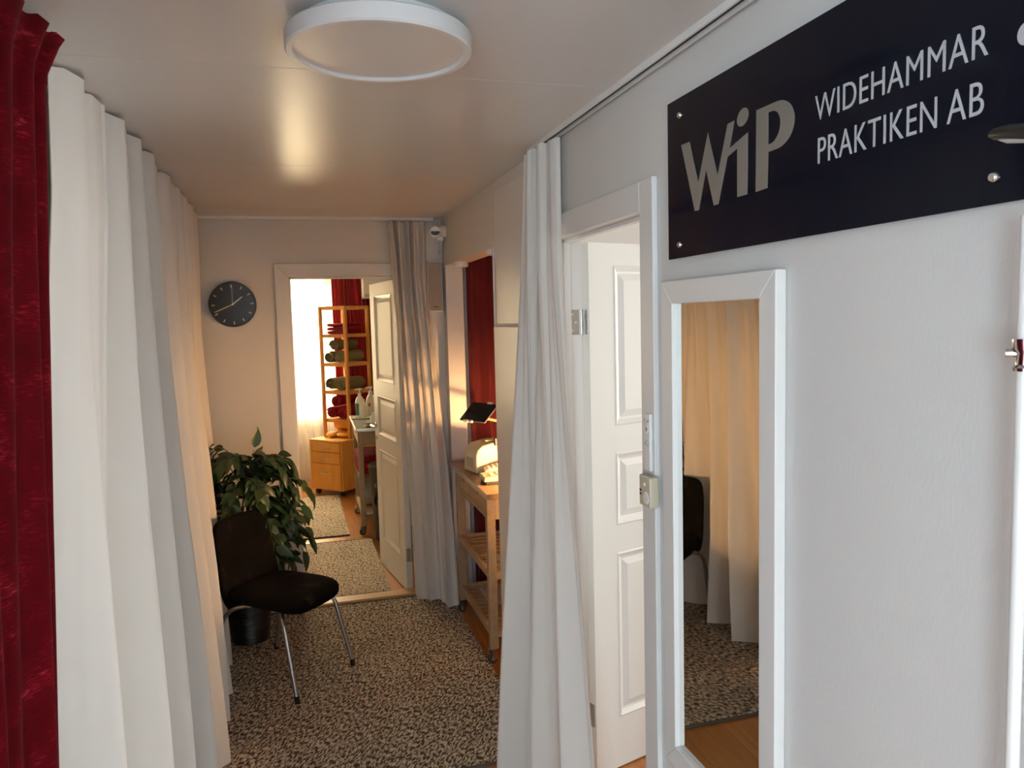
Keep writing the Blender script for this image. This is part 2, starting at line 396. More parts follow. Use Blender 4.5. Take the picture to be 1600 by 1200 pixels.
# ---------------------------------------------------------------- doors
PANELS = [(1.935, 1.340), (1.238, .960), (.855, .205)]
def door_leaf(name, hinge, ang, w, label, flip):
    """leaf runs from hinge along ang; thickness to local -y*flip"""
    e = bpy.data.objects.new(name, None); COL.objects.link(e); e.location = hinge; e.rotation_euler = (0, 0, ang); struct(e, label)
    t, h = .04, 2.015; s0, s1 = sorted((0, -flip*t)); st = .115
    b = MB(); b.box(0, st, s0, s1, .006, h); b.box(w-st, w, s0, s1, .006, h)
    zs = [h]+[z for p in PANELS for z in p]+[.006]
    for i in range(0, len(zs), 2): b.box(st, w-st, s0, s1, zs[i+1], zs[i])
    b.build('leaf', DOORW, e)
    for (za, zb) in PANELS:
        for side in (s0, s1):
            d = 1 if side == s0 else -1
            p = MB()
            # moulded frame sloping in, then raised field
            def lp(m_, dep): return [(st+m_, zb+m_), (w-st-m_, zb+m_), (w-st-m_, za-m_), (st+m_, za-m_)], side+d*dep
            lv = [lp(0, 0), lp(.006, -.003), lp(.022, .009), lp(.030, .011), lp(.055, .004)]
            vs = []; 
            for pts, y in lv: vs += [Vector((x, y, z)) for x, z in pts]
            fs = [(i*4+j, i*4+(j+1) % 4, (i+1)*4+(j+1) % 4, (i+1)*4+j) for i in range(len(lv)-1) for j in range(4)]
            n = (len(lv)-1)*4; fs.append((n, n+1, n+2, n+3))
            p.add(vs, fs); p.build('door_panel', DOORW, e)
    for sgn, side in ((-1, s0), (1, s1)):
        hd = MB(); hd.lathe([(.0, 0), (.024, 0), (.024, .006), (.010, .008), (.010, .04), (0, .04)], 16, m=Matrix.Rotation(-sgn*pi/2, 4, 'X'))
        hd.v = [tuple(Vector(v)+Vector((w-.055, side, 1.02))) for v in hd.v]
        hd.tube([(w-.055, side+sgn*.038, 1.02), (w-.09, side+sgn*.044, 1.02), (w-.17, side+sgn*.040, 1.02)], [.010, .010, .008], 10)
        hd.build('handle', CHROME, e, smooth=True)
        es = MB(); es.lathe([(0, 0), (.016, 0), (.016, .006), (0, .006)], 14, m=Matrix.Rotation(-sgn*pi/2, 4, 'X'))
        es.v = [tuple(Vector(v)+Vector((w-.055, side, .93))) for v in es.v]; es.build('keyhole_plate', CHROME, e)
    MB().box(w-.0005, w+.002, s0+.009, s1-.009, .93, 1.10).build('strike_plate', CHROME, e)
    for z in (.24, 1.73):
        hb = MB(); hb.box(-.002, .001, s0+.008, s1-.006, z-.045, z+.045); hb.build('hinge_plate', STEEL, e, bevel=.001)
        kn = MB(); kn.tube([(-.006, 0, z-.045), (-.006, 0, z+.045)], .006, 10)
        kn.build('hinge_pin', STEEL, e, smooth=True)
    return e
# far door: swings into the far room, its leaf seen from the corridor
hinge_a = (EX1-.016, YE+.105, 0); tip = Vector((.580, 5.535, 0)); d = tip-Vector(hinge_a)
door_leaf('door_1', hinge_a, atan2(d.y, d.x), .685, 'cream panelled door standing open into the far treatment room', -1)
hinge_b = (XR+.100, DF-.002, 0)
door_leaf('door_2', hinge_b, radians(17.5), .72, 'white panelled door standing open beside the mirror', 1)
# jamb side of side door hinge
hp = MB(); hp.box(XR+.045, XR+.098, DF-.003, DF, 1.685, 1.775); hb_ = struct(hp.build('trim_11', STEEL, bevel=.001))
for (dx, dz) in ((.06, .03), (.075, 0), (.06, -.03)):
    MB().tube([(XR+dx, DF-.0032, 1.73+dz), (XR+dx, DF-.005, 1.73+dz)], .005, 10).build('screw', CHROME, hb_)
st_ = MB().lathe([(0, 0), (.008, 0), (.006, .004), (0, .005)], 12, c=(XR+.038, DF-.0005, 1.80), m=Matrix.Rotation(pi/2, 4, 'X'))
struct(st_.build('trim_12', WHITEP))

# ---------------------------------------------------------------- curtains
def resample(pts, n):
    pts = [Vector((p[0], p[1], 0)) for p in pts]; ls = [0]
    for a, b in zip(pts, pts[1:]): ls.append(ls[-1]+(b-a).length)
    out = []
    for i in range(n):
        s = ls[-1]*i/(n-1); j = 0
        while j < len(ls)-2 and ls[j+1] < s: j += 1
        t = (s-ls[j])/max(1e-6, ls[j+1]-ls[j]); out.append(pts[j].lerp(pts[j+1], t))
    # smooth
    for _ in range(max(1, n//24)):
        out = [out[0]]+[(out[i-1]+out[i]*2+out[i+1])/4 for i in range(1, n-1)]+[out[-1]]
    return out
def curtain(name, m, label, levels, nf, amp_t, amp_b, seed, nu=200, nv=60, nlow=None, pleat=0, hem=0, clampx=None, group=None):
    """levels: [(z, polyline)], from top to bottom"""
    R = random.Random(seed); rows = [(z, resample(p, nu)) for z, p in levels]
    nlow = nlow or max(2, nf//2)
    ph = [R.uniform(0, 6.28) for _ in range(8)]; zt, zb = levels[0][0], levels[-1][0]
    fa = [R.uniform(.55, 1.25) for _ in range(nf+3)]; la = [R.uniform(.6, 1.3) for _ in range(nlow+3)]
    def at(z):
        for i in range(len(rows)-1):
            za, zb_ = rows[i][0], rows[i+1][0]
            if z >= zb_-1e-9:
                t = (za-z)/(za-zb_); t2 = t; return [a.lerp(b, t2) for a, b in zip(rows[i][1], rows[i+1][1])]
        return rows[-1][1]
    b = MB(); vs = []
    for j in range(nv):
        w = j/(nv-1); z = zt+(zb-zt)*w; base = at(z)
        for i in range(nu):
            u = i/(nu-1); p = base[i]; t = (base[min(i+1, nu-1)]-base[max(i-1, 0)])
            t = t.normalized() if t.length > 1e-6 else Vector((1, 0, 0)); n = Vector((t.y, -t.x, 0))
            uu = u+.018*sin(5*u*pi+ph[0])+.010*sin(13*u+ph[1]+w*1.5)
            c1 = uu*nf; f1 = sin(2*pi*c1+ph[2]); f1 = (abs(f1)**.75)*(1 if f1 > 0 else -1)*fa[int(max(0, min(nf, c1)))]
            c2 = uu*nlow+.06*sin(2.2*w+ph[3]); f2 = sin(2*pi*c2+ph[4]); f2 = (abs(f2)**.8)*(1 if f2 > 0 else -1)+.38*sin(4*pi*c2+ph[5]+w)+.14*sin(8*pi*c2+ph[6]-w)
            f2 *= la[int(max(0, min(nlow, c2)))]
            e = w*w*(3-2*w)
            dsp = amp_t*(1-.92*e)*f1+amp_b*(.12+.88*e)*f2*.8
            if pleat and w < .09: dsp *= .35+.65*w/.09
            q = p+n*dsp+t*(.25*amp_b*e*sin(2*pi*c2*1.0+ph[6]))
            zz = z+(.012*sin(9*u+ph[7])*(1 if w > .97 else 0))
            if w < .01: zz = z-.010*abs(f1)
            q = Vector((q.x, q.y, zz))
            if clampx is not None: q.x = min(q.x, clampx)
            vs.append(q)
    fs = [(j*nu+i, j*nu+i+1, (j+1)*nu+i+1, (j+1)*nu+i) for j in range(nv-1) for i in range(nu-1)]
    e0 = thing(name, label, 'curtain', (sum(v.x for v in vs)/len(vs), sum(v.y for v in vs)/len(vs), zb), group=group)
    b.add(vs, fs); o = b.build('cloth', m, e0, smooth=True, world=True)
    return e0, o
curtain('long_curtain', CURT, 'long cream curtain hanging in soft folds along the whole left side',
        [(CE-.003, [(-.49, 2.03), (-.48, 3.0), (-.48, 4.0), (-.49, 4.66)]),
         (2.07, [(-.495, 2.0), (-.475, 3.0), (-.475, 4.0), (-.495, 4.66)]),
         (1.7, [(-.50, 1.88), (-.47, 2.6), (-.475, 3.6), (-.495, 4.2), (-.505, 4.66)]),
         (1.1, [(-.50, 1.76), (-.46, 2.55), (-.46, 3.4), (-.49, 4.2), (-.52, 4.65)]),
         (.5, [(-.49, 1.62), (-.44, 2.5), (-.42, 3.2), (-.455, 3.7), (-.50, 4.2), (-.535, 4.64)]),
         (.012, [(-.49, 1.55), (-.43, 2.5), (-.385, 3.1), (-.40, 3.3), (-.44, 3.5), (-.415, 3.7), (-.49, 4.17), (-.54, 4.62)])],
        17, .026, .072, 3, nu=420, nv=90, nlow=9)
curtain('velvet_curtain', VELVET, 'dark red crushed velvet curtain at the far left edge, nearest the camera',
        [(CE-.02, [(-.430, 1.84), (-.45, 1.6), (-.46, 1.2), (-.46, .0)]),
         (2.24, [(-.450, 1.75), (-.45, 1.55), (-.46, 1.2), (-.46, .0)]),
         (1.89, [(-.445, 1.665), (-.45, 1.5), (-.46, 1.1), (-.46, .0)]),
         (1.42, [(-.445, 1.585), (-.45, 1.45), (-.46, 1.1), (-.46, .0)]),
         (.96, [(-.445, 1.515), (-.45, 1.4), (-.45, 1.05), (-.45, .0)]),
         (.02, [(-.44, 1.37), (-.445, 1.25), (-.45, 1.0), (-.45, .0)])],
        21, .012, .016, 8, nu=360, nv=70, nlow=10)
curtain('linen_curtain', LINEN, 'pale grey linen curtain bunched by the white side door',
        [(CE-.018, [(.835, 2.75), (.865, 2.68), (.865, 2.58), (.895, 2.50)]),
         (1.9, [(.815, 2.76), (.85, 2.68), (.855, 2.58), (.885, 2.48)]),
         (1.3, [(.78, 2.77), (.83, 2.68), (.85, 2.55), (.885, 2.40)]),
         (.02, [(.71, 2.77), (.76, 2.68), (.80, 2.45), (.89, 2.18)])],
        3, .024, .046, 21, nu=200, nv=80, nlow=3, clampx=.905)
curtain('linen_curtain', LINEN, 'pale grey linen curtain with pinched top beside the far doorway',
        [(CE-.018, [(.578, 4.70), (.70, 4.70), (.815, 4.70)]),
         (2.05, [(.598, 4.70), (.70, 4.70), (.80, 4.69)]),
         (1.3, [(.625, 4.72), (.73, 4.68), (.845, 4.64)]),
         (.7, [(.64, 4.72), (.735, 4.66), (.875, 4.58)]),
         (.02, [(.655, 4.73), (.72, 4.65), (.80, 4.54), (.885, 4.47)])],
        5, .036, .034, 5, nu=240, nv=80, nlow=3, clampx=.895)
curtain('sheer_curtain', SHEER, 'bright white sheer curtain over the window of the far room',
        [(CE-.02, [(-.8, 8.58), (.50, 8.58)]), (.035, [(-.8, 8.56), (.50, 8.56)])], 14, .02, .03, 12, nu=240, nv=30, nlow=12)
curtain('red_drape', REDC, 'deep red drape behind the wooden shelf tower in the far room',
        [(CE-.02, [(.42, 8.50), (.80, 8.52)]), (1.2, [(.42, 8.49), (.90, 8.52)]), (.03, [(.40, 8.49), (.96, 8.52)])], 9, .02, .03, 31, nu=200, nv=40, nlow=7)
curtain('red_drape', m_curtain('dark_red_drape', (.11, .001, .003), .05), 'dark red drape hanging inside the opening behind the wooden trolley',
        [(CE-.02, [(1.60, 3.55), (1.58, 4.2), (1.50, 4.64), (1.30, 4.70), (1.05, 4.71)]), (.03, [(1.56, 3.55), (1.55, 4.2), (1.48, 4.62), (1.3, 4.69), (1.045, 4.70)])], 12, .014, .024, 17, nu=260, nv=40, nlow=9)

# ---------------------------------------------------------------- carpets
def carpet(name, x0, x1, y0, y1, label, cat, t=.010, bind=.02):
    e = thing(name, label, cat, ((x0+x1)/2, (y0+y1)/2, 0)); 
    b = MB(); b.box(x0, x1, y0+bind, y1-bind, .0005, t); b.build('pile', CARPET if name == 'carpet' else MATC, e, world=True, bevel=.003)
    for a, c in ((y0, y0+bind), (y1-bind, y1)):
        MB().box(x0, x1, a, c, .0005, t-.001).build('edge_binding', BINDING if name != 'carpet' else CARPETB, e, world=True, bevel=.003)
CARPETB = mat('grey_binding', (.13, .10, .08), .95)
carpet('carpet', -.60, .885, 2.80, 4.765, 'brown and beige woven carpet covering the corridor floor', 'carpet')
carpet('door_mat', -.30, .535, 4.895, 6.20, 'beige flecked mat just beyond the doorway threshold', 'mat')
carpet('rug', -.55, .375, 6.35, 7.93, 'beige flecked rug with dark bound edge in front of the drawer unit', 'rug')

# ---------------------------------------------------------------- sign
SX = .902
sg = thing('company_sign', 'dark navy sign with silver lettering high on the right wall', 'sign', (XR, 1.1, 1.88))
MB().box(SX, SX+.006, .42, 1.737, 1.884, 2.258).build('panel_board', NAVY, sg, world=True, bevel=.0012)
LOGO = mat('silver_vinyl', (.27, .245, .215), .45, .2)
LETTER = mat('pale_grey_vinyl', (.56, .57, .60), .4, .1)
def pl2(px, py, ox=1060, oy=150, s=6.0):
    v = on(ox+px/s, oy+py/s, 'x', SX); return (-v.y, v.z)
def curve_part(name, loops, m, parent, dz=.0012):
    cu = bpy.data.curves.new(name, 'CURVE'); cu.dimensions = '2D'; cu.fill_mode = 'BOTH'; cu.extrude = dz/2
    for lp in loops:
        sp = cu.splines.new('POLY'); sp.points.add(len(lp)-1); sp.use_cyclic_u = True
        for q, p in zip(sp.points, lp): q.co = (p[0], p[1], 0, 1)
    return flat(name, cu, m, parent, dz)
def flat(name, cu, m, parent, dz, fit=None):
    t = bpy.data.objects.new('tmp', cu); COL.objects.link(t); bpy.context.view_layer.update()
    me = bpy.data.meshes.new_from_object(t.evaluated_get(bpy.context.evaluated_depsgraph_get()))
    bpy.data.objects.remove(t, do_unlink=True)
    if fit:
        xs = [v.co.x for v in me.vertices]; ys = [v.co.y for v in me.vertices]; a0, a1, b0, b1 = fit
        for v in me.vertices:
            v.co.x = a0+(v.co.x-min(xs))/(max(xs)-min(xs))*(a1-a0); v.co.y = b0+(v.co.y-min(ys))/(max(ys)-min(ys))*(b1-b0)
    for v in me.vertices:
        x, y, z = v.co; v.co = (SX-.0006-z, -x, y)
    me.name = name; me.materials.clear()
    bm = bmesh.new(); bm.from_mesh(me); bmesh.ops.recalc_face_normals(bm, faces=bm.faces); bm.to_mesh(me); bm.free()
    return put(name, me, m, parent, world=True)
def smooth_loop(pts, n=6):
    out = []; k = len(pts)
    for i in range(k):
        p0, p1, p2, p3 = [Vector(pts[(i+j-1) % k]) for j in range(4)]
        for s in range(n):
            t = s/n; out.append(tuple(.5*((2*p1)+(p2-p0)*t+(2*p0-5*p1+4*p2-p3)*t*t+(3*p1-p0-3*p2+p3)*t**3)))
    return out
Wp = [(30, 462), (108, 428), (190, 810), (280, 340), (372, 740), (465, 262), (528, 230), (483, 490), (655, 340), (648, 922), (555, 948), (555, 492), (462, 572), (378, 1012), (335, 1025), (263, 690), (195, 1070), (157, 1078)]
curve_part('logo_letters', [[pl2(*p) for p in Wp]], LOGO, sg)
curve_part('logo_dot', [[pl2(606+51*cos(t)+14*sin(t), 198-15*cos(t)-88*sin(t)) for t in [2*pi*i/28 for i in range(28)]]], LOGO, sg)
def spline_open(pts, n=5):
    out = []
    for i in range(len(pts)-1):
        p0 = Vector(pts[max(i-1, 0)]); p1 = Vector(pts[i]); p2 = Vector(pts[i+1]); p3 = Vector(pts[min(i+2, len(pts)-1)])
        for s in range(n):
            t = s/n; out.append(tuple(.5*((2*p1)+(p2-p0)*t+(2*p0-5*p1+4*p2-p3)*t*t+(3*p1-p0-3*p2+p3)*t**3)))
    out.append(tuple(pts[-1])); return out
Po = [(735, 135)]+spline_open([(880, 70), (960, 40), (1020, 48), (1065, 92), (1090, 180), (1080, 290), (1040, 390), (970, 470), (900, 505), (845, 525)])+[(838, 862), (728, 900)]
Ph = [(845, 155)]+spline_open([(890, 138), (930, 150), (955, 200), (960, 260), (945, 340), (910, 410), (880, 440), (845, 455)])
curve_part('logo_letter_p', [[pl2(*p) for p in Po], [pl2(*p) for p in Ph]], LOGO, sg)
def text_part(s, fit):
    cu = bpy.data.curves.new('lettering', 'FONT'); cu.body = s; cu.size = 1; cu.extrude = .0006; cu.offset = -.006; cu.resolution_u = 4; cu.space_character = 1.06; cu.space_word = .8
    flat('lettering', cu, LETTER, sg, .0012, fit)
text_part('WIDEHAMMAR', (-1.183, -.833, 2.081, 2.124))
text_part('PRAKTIKEN AB', (-1.175, -.838, 2.0065, 2.0505))
curve_part('lettering', [[(-.7785+.012*cos(t), 2.089+.014*sin(t)) for t in [2*pi*i/20 for i in range(20)]]], LETTER, sg)
for (y, z) in ((1.671, 2.216), (1.676, 1.915), (.818, 1.919), (.818, 2.216)):
    sc = MB().lathe([(0, 0), (.0075, 0), (.0075, .004), (.005, .007), (0, .007)], 16, c=(SX, y, z), m=Matrix.Rotation(-pi/2, 4, 'Y'))
    s_ = sc.build('screw', CHROME, sg, world=True, smooth=True)

# ---------------------------------------------------------------- mirror
mr = thing('wall_mirror', 'tall white framed mirror hanging below the navy sign', 'mirror', (XR, 1.53, .59))
my0, my1, mz0, mz1, mt, mw = 1.287, 1.765, .585, 1.832, .026, .056
xf = XR-mt
def mirror_rail(poly): MB().prism(poly, lambda p, k: Vector((XR-.001 if k == 0 else xf, p[0], p[1]))).build('frame_rail', WHITE, mr, world=True, bevel=.003)
iy0, iy1, iz0, iz1 = my0+mw, my1-mw, mz0+mw, mz1-mw
mirror_rail([(my0, mz0), (my1, mz0), (iy1, iz0), (iy0, iz0)]); mirror_rail([(my0, mz1), (my1, mz1), (iy1, iz1), (iy0, iz1)])
mirror_rail([(my0, mz0), (iy0, iz0), (iy0, iz1), (my0, mz1)]); mirror_rail([(my1, mz0), (iy1, iz0), (iy1, iz1), (my1, mz1)])
MB().box(XR-.012, XR-.009, iy0-.004, iy1+.004, iz0-.004, iz1+.004).build('mirror_pane', MIRROR, mr, world=True)

# ---------------------------------------------------------------- remote + thermostat
rm = thing('remote_control', 'slim white remote control on the door casing above the thermostat', 'remote', (XR-ct, 1.852, 1.34))
MB().box(XR-ct-.012, XR-ct-.0005, 1.833, 1.866, 1.335, 1.490).build('body', GREYP if False else WHITEP, rm, world=True, bevel=.004)
def button(parent, y, z, r, m=GREYP, x=XR-ct-.012, n='button'):
    MB().lathe([(0, 0), (r, 0), (r*.8, .002), (0, .002)], 14, c=(x, y, z), m=Matrix.Rotation(-pi/2, 4, 'Y')).build(n, m, parent, world=True)
for y, z in ((1.858, 1.472), (1.841, 1.470), (1.850, 1.416), (1.858, 1.407), (1.842, 1.405)): button(rm, y, z, .004)
button(rm, 1.850, 1.448, .012, WHITEP); button(rm, 1.850, 1.448, .005)
tm = thing('thermostat', 'small cream thermostat box with a round dial on the casing', 'thermostat', (XR-ct, 1.825, 1.25))
MB().box(XR-.044, XR-ct-.0002, 1.802, 1.868, 1.243, 1.326).build('body', CREAMP, tm, world=True, bevel=.005, seg=3)
button(tm, 1.825, 1.268, .017, WHITEP, XR-.044, 'dial'); button(tm, 1.834, 1.303, .005, WHITEP, XR-.044, 'indicator')
for i in range(2): MB().box(XR-.0448, XR-.0438, 1.852, 1.863, 1.272+i*.010, 1.277+i*.010).build('vent_slot', BLACKP, tm, world=True)

# ---------------------------------------------------------------- clothes stand at right edge
cs = thing('clothes_stand', 'white metal stand pole with chrome coupling at the right edge', 'clothes stand', (.875, .745, 0))
MB().tube([(.875, .745, .02), (.875, .745, 1.86)], .0085, 14).build('pole', WHITEP, cs, world=True, smooth=True)
MB().lathe([(0, 0), (.16, 0), (.16, .012), (.02, .022), (0, .022)], 32, c=(.755, .745, 0)).build('foot', WHITEP, cs, world=True, smooth=True)
cp = MB(); cp.lathe([(0, 0), (.013, 0), (.014, .004), (.010, .008), (.010, .022), (.014, .027), (.014, .040), (0, .040)], 16, c=(.875, .745, 1.668)); cp.build('coupling', CHROME, cs, world=True, smooth=True)
MB().tube([(.875, .745, 1.69), (.862, .760, 1.69)], .006, 10).build('thumb_screw', CHROME, cs, world=True, smooth=True)
hk = thing('coat_hanger', 'black plastic arm tip in front of the navy sign', 'coat hanger', (.80, .68, 1.94))
p0 = on(1547, 211, 'x', .80); p1 = on(1575, 206, 'x', .80); p2 = on(1620, 205, 'x', .80)
MB().tube([p0, p0.lerp(p1, .3), p1, p2, p2+Vector((0, -.25, .01))], [.0035, .007, .009, .011, .012], 10).build('arm', BLACKP, hk, world=True, smooth=True)
q = p1+Vector((0, 0, -.009)); MB().tube([q+Vector((0, .012, .004)), q, q+Vector((0, -.05, -.008)), q+Vector((0, -.3, -.01))], [.002, .004, .006, .007], 8).build('grip_strip', GREYP, hk, world=True, smooth=True)

# ---------------------------------------------------------------- ceiling lamp
lp = thing('ceiling_lamp', 'round flat white ceiling lamp, unlit', 'ceiling lamp', (.208, 1.705, CE))
MB().lathe([(0, 0), (.165, 0), (.165, -.02), (0, -.02)], 48).build('mount', LAMPW, lp, smooth=True)
MB().lathe([(.14, -.018), (.192, -.018), (.1965, -.022), (.1965, -.052), (.193, -.056), (.181, -.056), (.178, -.053), (.178, -.03), (.14, -.03)], 72).build('rim', LAMPW, lp, smooth=True)
MB().lathe([(0, -.030), (.179, -.030), (.179, -.049), (0, -.052)], 64).build('diffuser', DIFF, lp, smooth=True)

# ---------------------------------------------------------------- clock
CKF = mat('clock_face', (.018, .018, .019), .22); IVORY = mat('ivory_mark', (.75, .73, .68), .5); BRASS = mat('brass_hand', (.75, .62, .30), .4, .3)
ck = thing('wall_clock', 'round black wall clock with white hour marks on the end wall', 'clock', (-.327, YE, 1.874))
RX = Matrix.Rotation(pi/2, 4, 'X')
MB().lathe([(0, 0), (.130, 0), (.131, .006), (.131, .030), (.1285, .034), (.124, .034), (.124, .024), (0, .024)], 64, m=RX).build('case', BLACKP, ck, smooth=True)
MB().lathe([(0, .0241), (.1239, .0241), (.1239, .0252), (0, .0252)], 64, m=RX).build('dial', CKF, ck)
def mark(a, r0, r1, w, m, n, y=-.0256, t=.0008):
    a += radians(-2); d = Vector((sin(a), 0, cos(a))); s = Vector((cos(a), 0, -sin(a)))*w
    b = MB(); vs = []
    for yy in (y, y-t): vs += [d*r0-s+Vector((0, yy, 0)), d*r0+s+Vector((0, yy, 0)), d*r1+s+Vector((0, yy, 0)), d*r1-s+Vector((0, yy, 0))]
    b.add(vs, [(0, 1, 2, 3), (7, 6, 5, 4), (0, 4, 5, 1), (1, 5, 6, 2), (2, 6, 7, 3), (3, 7, 4, 0)]); b.build(n, m, ck)
for h in range(12): mark(h*pi/6, .098, .116, .0022, IVORY, 'hour_mark')
TICK = mat('grey_tick', (.08, .08, .08), .6)
for k in range(60):
    if k % 5: mark(k*pi/30, .110, .117, .0007, TICK, 'minute_tick')
mark(radians(53), 0, .070, .0028, IVORY, 'hour_hand', -.0275); mark(radians(248), 0, .108, .002, BRASS, 'minute_hand', -.029)
mark(radians(2), -.0, .106, .0009, IVORY, 'second_hand', -.0305)
MB().lathe([(0, .0255), (.005, .0255), (.005, .032), (0, .032)], 16, m=RX).build('hub', IVORY, ck)

# ---------------------------------------------------------------- speaker, security camera
SPKF = mat('speaker_mesh', (.36, .33, .30), .7); noisy(SPKF, None, (1, 1, 1), 500, 1, bs=.6, bd=.002)
sp = thing('wall_speaker', 'flat grey wall loudspeaker below the white camera', 'speaker', (.862, YE, 1.80))
MB().box(.813, .908, YE-.050, YE, 1.803, 2.118).build('cabinet', WHITEP, sp, world=True, bevel=.004)
MB().box(.818, .903, YE-.054, YE-.0495, 1.812, 2.110).build('grille', SPKF, sp, world=True, bevel=.002)
MB().box(.846, .876, YE-.0555, YE-.0535, 1.829, 1.838).build('badge', CHROME, sp, world=True)
sc = thing('security_camera', 'small white round camera with black lens face in the ceiling corner', 'camera', (XR, 4.65, 2.26))
MB().lathe([(0, 0), (.034, 0), (.036, .004), (.036, .030), (.032, .036), (0, .036)], 28, c=(XR, 4.655, 2.287), m=Matrix.Rotation(-pi/2, 4, 'Y')).build('wall_mount', WHITEP, sc, world=True, smooth=True)
hc = Vector((.850, 4.615, 2.281)); dirn = Vector((-.10, -1, -.12)).normalized(); rq = dirn.to_track_quat('Z', 'Y').to_matrix().to_4x4()
hd_ = MB().lathe([(0, -.045), (.026, -.042), (.034, -.03), (.036, 0), (.034, .012), (.030, .018), (0, .019)], 28, c=hc, m=rq); ho = hd_.build('head', WHITEP, sc, world=True, smooth=True)
fp = MB(); 
vs = []; nn = 20
for k in (0, 1):
    for i in range(nn):
        t = 2*pi*i/nn; X = .026*cos(t); Y = -.004+.017*sin(t)
        if sin(t) > 0: Y = -.004+.012*sin(t)+.005*cos(2*t)
        vs.append(hc+(rq.to_3x3() @ Vector((X, Y, .0185+k*.0035))))
fp.add(vs, [tuple(range(nn)), tuple(range(nn, 2*nn))]+[(i, (i+1) % nn, nn+(i+1) % nn, nn+i) for i in range(nn)])
fp.build('lens_face', BLACKP, sc, world=True)
MB().lathe([(0, 0), (.018, 0), (.020, .006), (.020, .022), (0, .022)], 20, c=(.888, 4.655, 2.232)).build('socket', WHITEP, sc, world=True, smooth=True)
MB().tube([(.895, 4.66, 2.232), (.896, 4.70, 2.19), (.898, YE-.012, 2.165), (.898, YE-.012, 2.118)], .006, 10).build('cable', WHITEP, sc, world=True, smooth=True)
MB().tube([(.884, 4.655, 2.287), (.862, 4.64, 2.283)], .014, 14).build('swivel_neck', WHITEP, sc, world=True, smooth=True)
for i, y in enumerate((4.42, 3.63)):
    pk = thing('puck_light', ['round white puck light under the opening lintel, the one nearer the end wall', 'round white puck light under the opening lintel, the one nearer the wardrobe'][i], 'puck light', (.962, y, NH), group='puck lights under the lintel')
    MB().lathe([(0, 0), (.042, 0), (.042, -.024), (.038, -.028), (0, -.028)], 28).build('housing', WHITEP, pk, smooth=True)
    MB().lathe([(0, -.0275), (.028, -.0275), (.026, -.030), (0, -.031)], 20).build('lens', DIFF, pk, smooth=True)

# ---------------------------------------------------------------- chair
rz = radians(-130.8)
ch = thing('chair', 'black suede covered chair with silver tube legs in front of the plant', 'chair', (-.117, 3.8795, .010), rz)
def pad(fn, nu=22, nv=22):
    b = MB(); b.grid(fn, nu, nv, closed=True); return b
def superbox(cx, cy, cz, hx, hy, hz, ex=.28, ez=.55, warp=None):
    def fn(u, v):
        a = 2*pi*u; p = -pi/2+pi*v
        sg = lambda t, e: (abs(t)**e)*(1 if t >= 0 else -1)
        x = hx*sg(cos(p), ez)*sg(cos(a), ex); y = hy*sg(cos(p), ez)*sg(sin(a), ex); z = hz*sg(sin(p), ez)
        q = Vector((x, y, z))
        if warp: q = warp(q)
        return q+Vector((cx, cy, cz))
    return fn
def seatw(q):
    s = 1-.12*max(0, -q.y/.22); q = Vector((q.x*s, q.y, q.z))
    q.z += .012*(q.x/.2)**2-.020*max(0, q.y/.22)**3+.012*(-q.y/.22 if q.y < 0 else 0); return q
b = MB(); b.grid(superbox(0, .02, .425, .205, .225, .034, .42, .5, seatw), 56, 24, closed=True); b.build('seat', SUEDE, ch, smooth=True)
def backw(q):
    # tall pad: y thin, z tall; recline backwards, slight curve
    h = (q.z+.21)/.42; w = 1-.10*h+.02*sin(pi*h); q = Vector((q.x*w, q.y, q.z)); q.y += -.075*h-.02*(1-(2*h-1)**2)+.035*(q.x/.2)**2; return q
def backfn(u, v):
    a = 2*pi*u; p = -pi/2+pi*v; sg = lambda t, e: (abs(t)**e)*(1 if t >= 0 else -1)
    x = .195*sg(cos(p), .28)*sg(cos(a), .35); y = .024*sg(cos(p), .5)*sg(sin(a), .5); z = .215*sg(sin(p), .28)
    return backw(Vector((x, y, z)))+Vector((0, -.195, .575))
b = MB(); b.grid(backfn, 56, 40, closed=True); b.build('backrest', SUEDE, ch, smooth=True)
def leg(pts): MB().tube(pts, .0105, 12).build('leg', TUBE, ch, smooth=True)
def bend(a, c, e, n=7):
    a, c, e = Vector(a), Vector(c), Vector(e); return [a*(1-t)**2+c*2*t*(1-t)+e*t*t for t in [i/n for i in range(n+1)]]
for s in (1, -1):
    ft = Vector((s*.211, .255, .012)); top = Vector((s*.185, .165, .40))
    leg(bend((s*.10, .10, .392), (s*.178, .155, .398), Vector((s*.188, .18, .33)))+[ft])
    fr = Vector((s*.218, -.252, .012))
    leg(bend((s*.15, -.05, .395), (s*.195, -.155, .405), Vector((s*.203, -.195, .31)))+[fr])
    for f_ in (ft, fr): MB().tube([f_+Vector((0, 0, -.012)), f_+Vector((0, -.003, .022))], .0125, 12).build('foot_cap', BLACKP, ch, smooth=True)
MB().tube([(-.17, -.12, .392), (.17, -.12, .392)], .009, 10).build('cross_tube', TUBE, ch, smooth=True)
MB().tube([(-.15, .12, .390), (.15, .12, .390)], .009, 10).build('cross_tube', TUBE, ch, smooth=True)

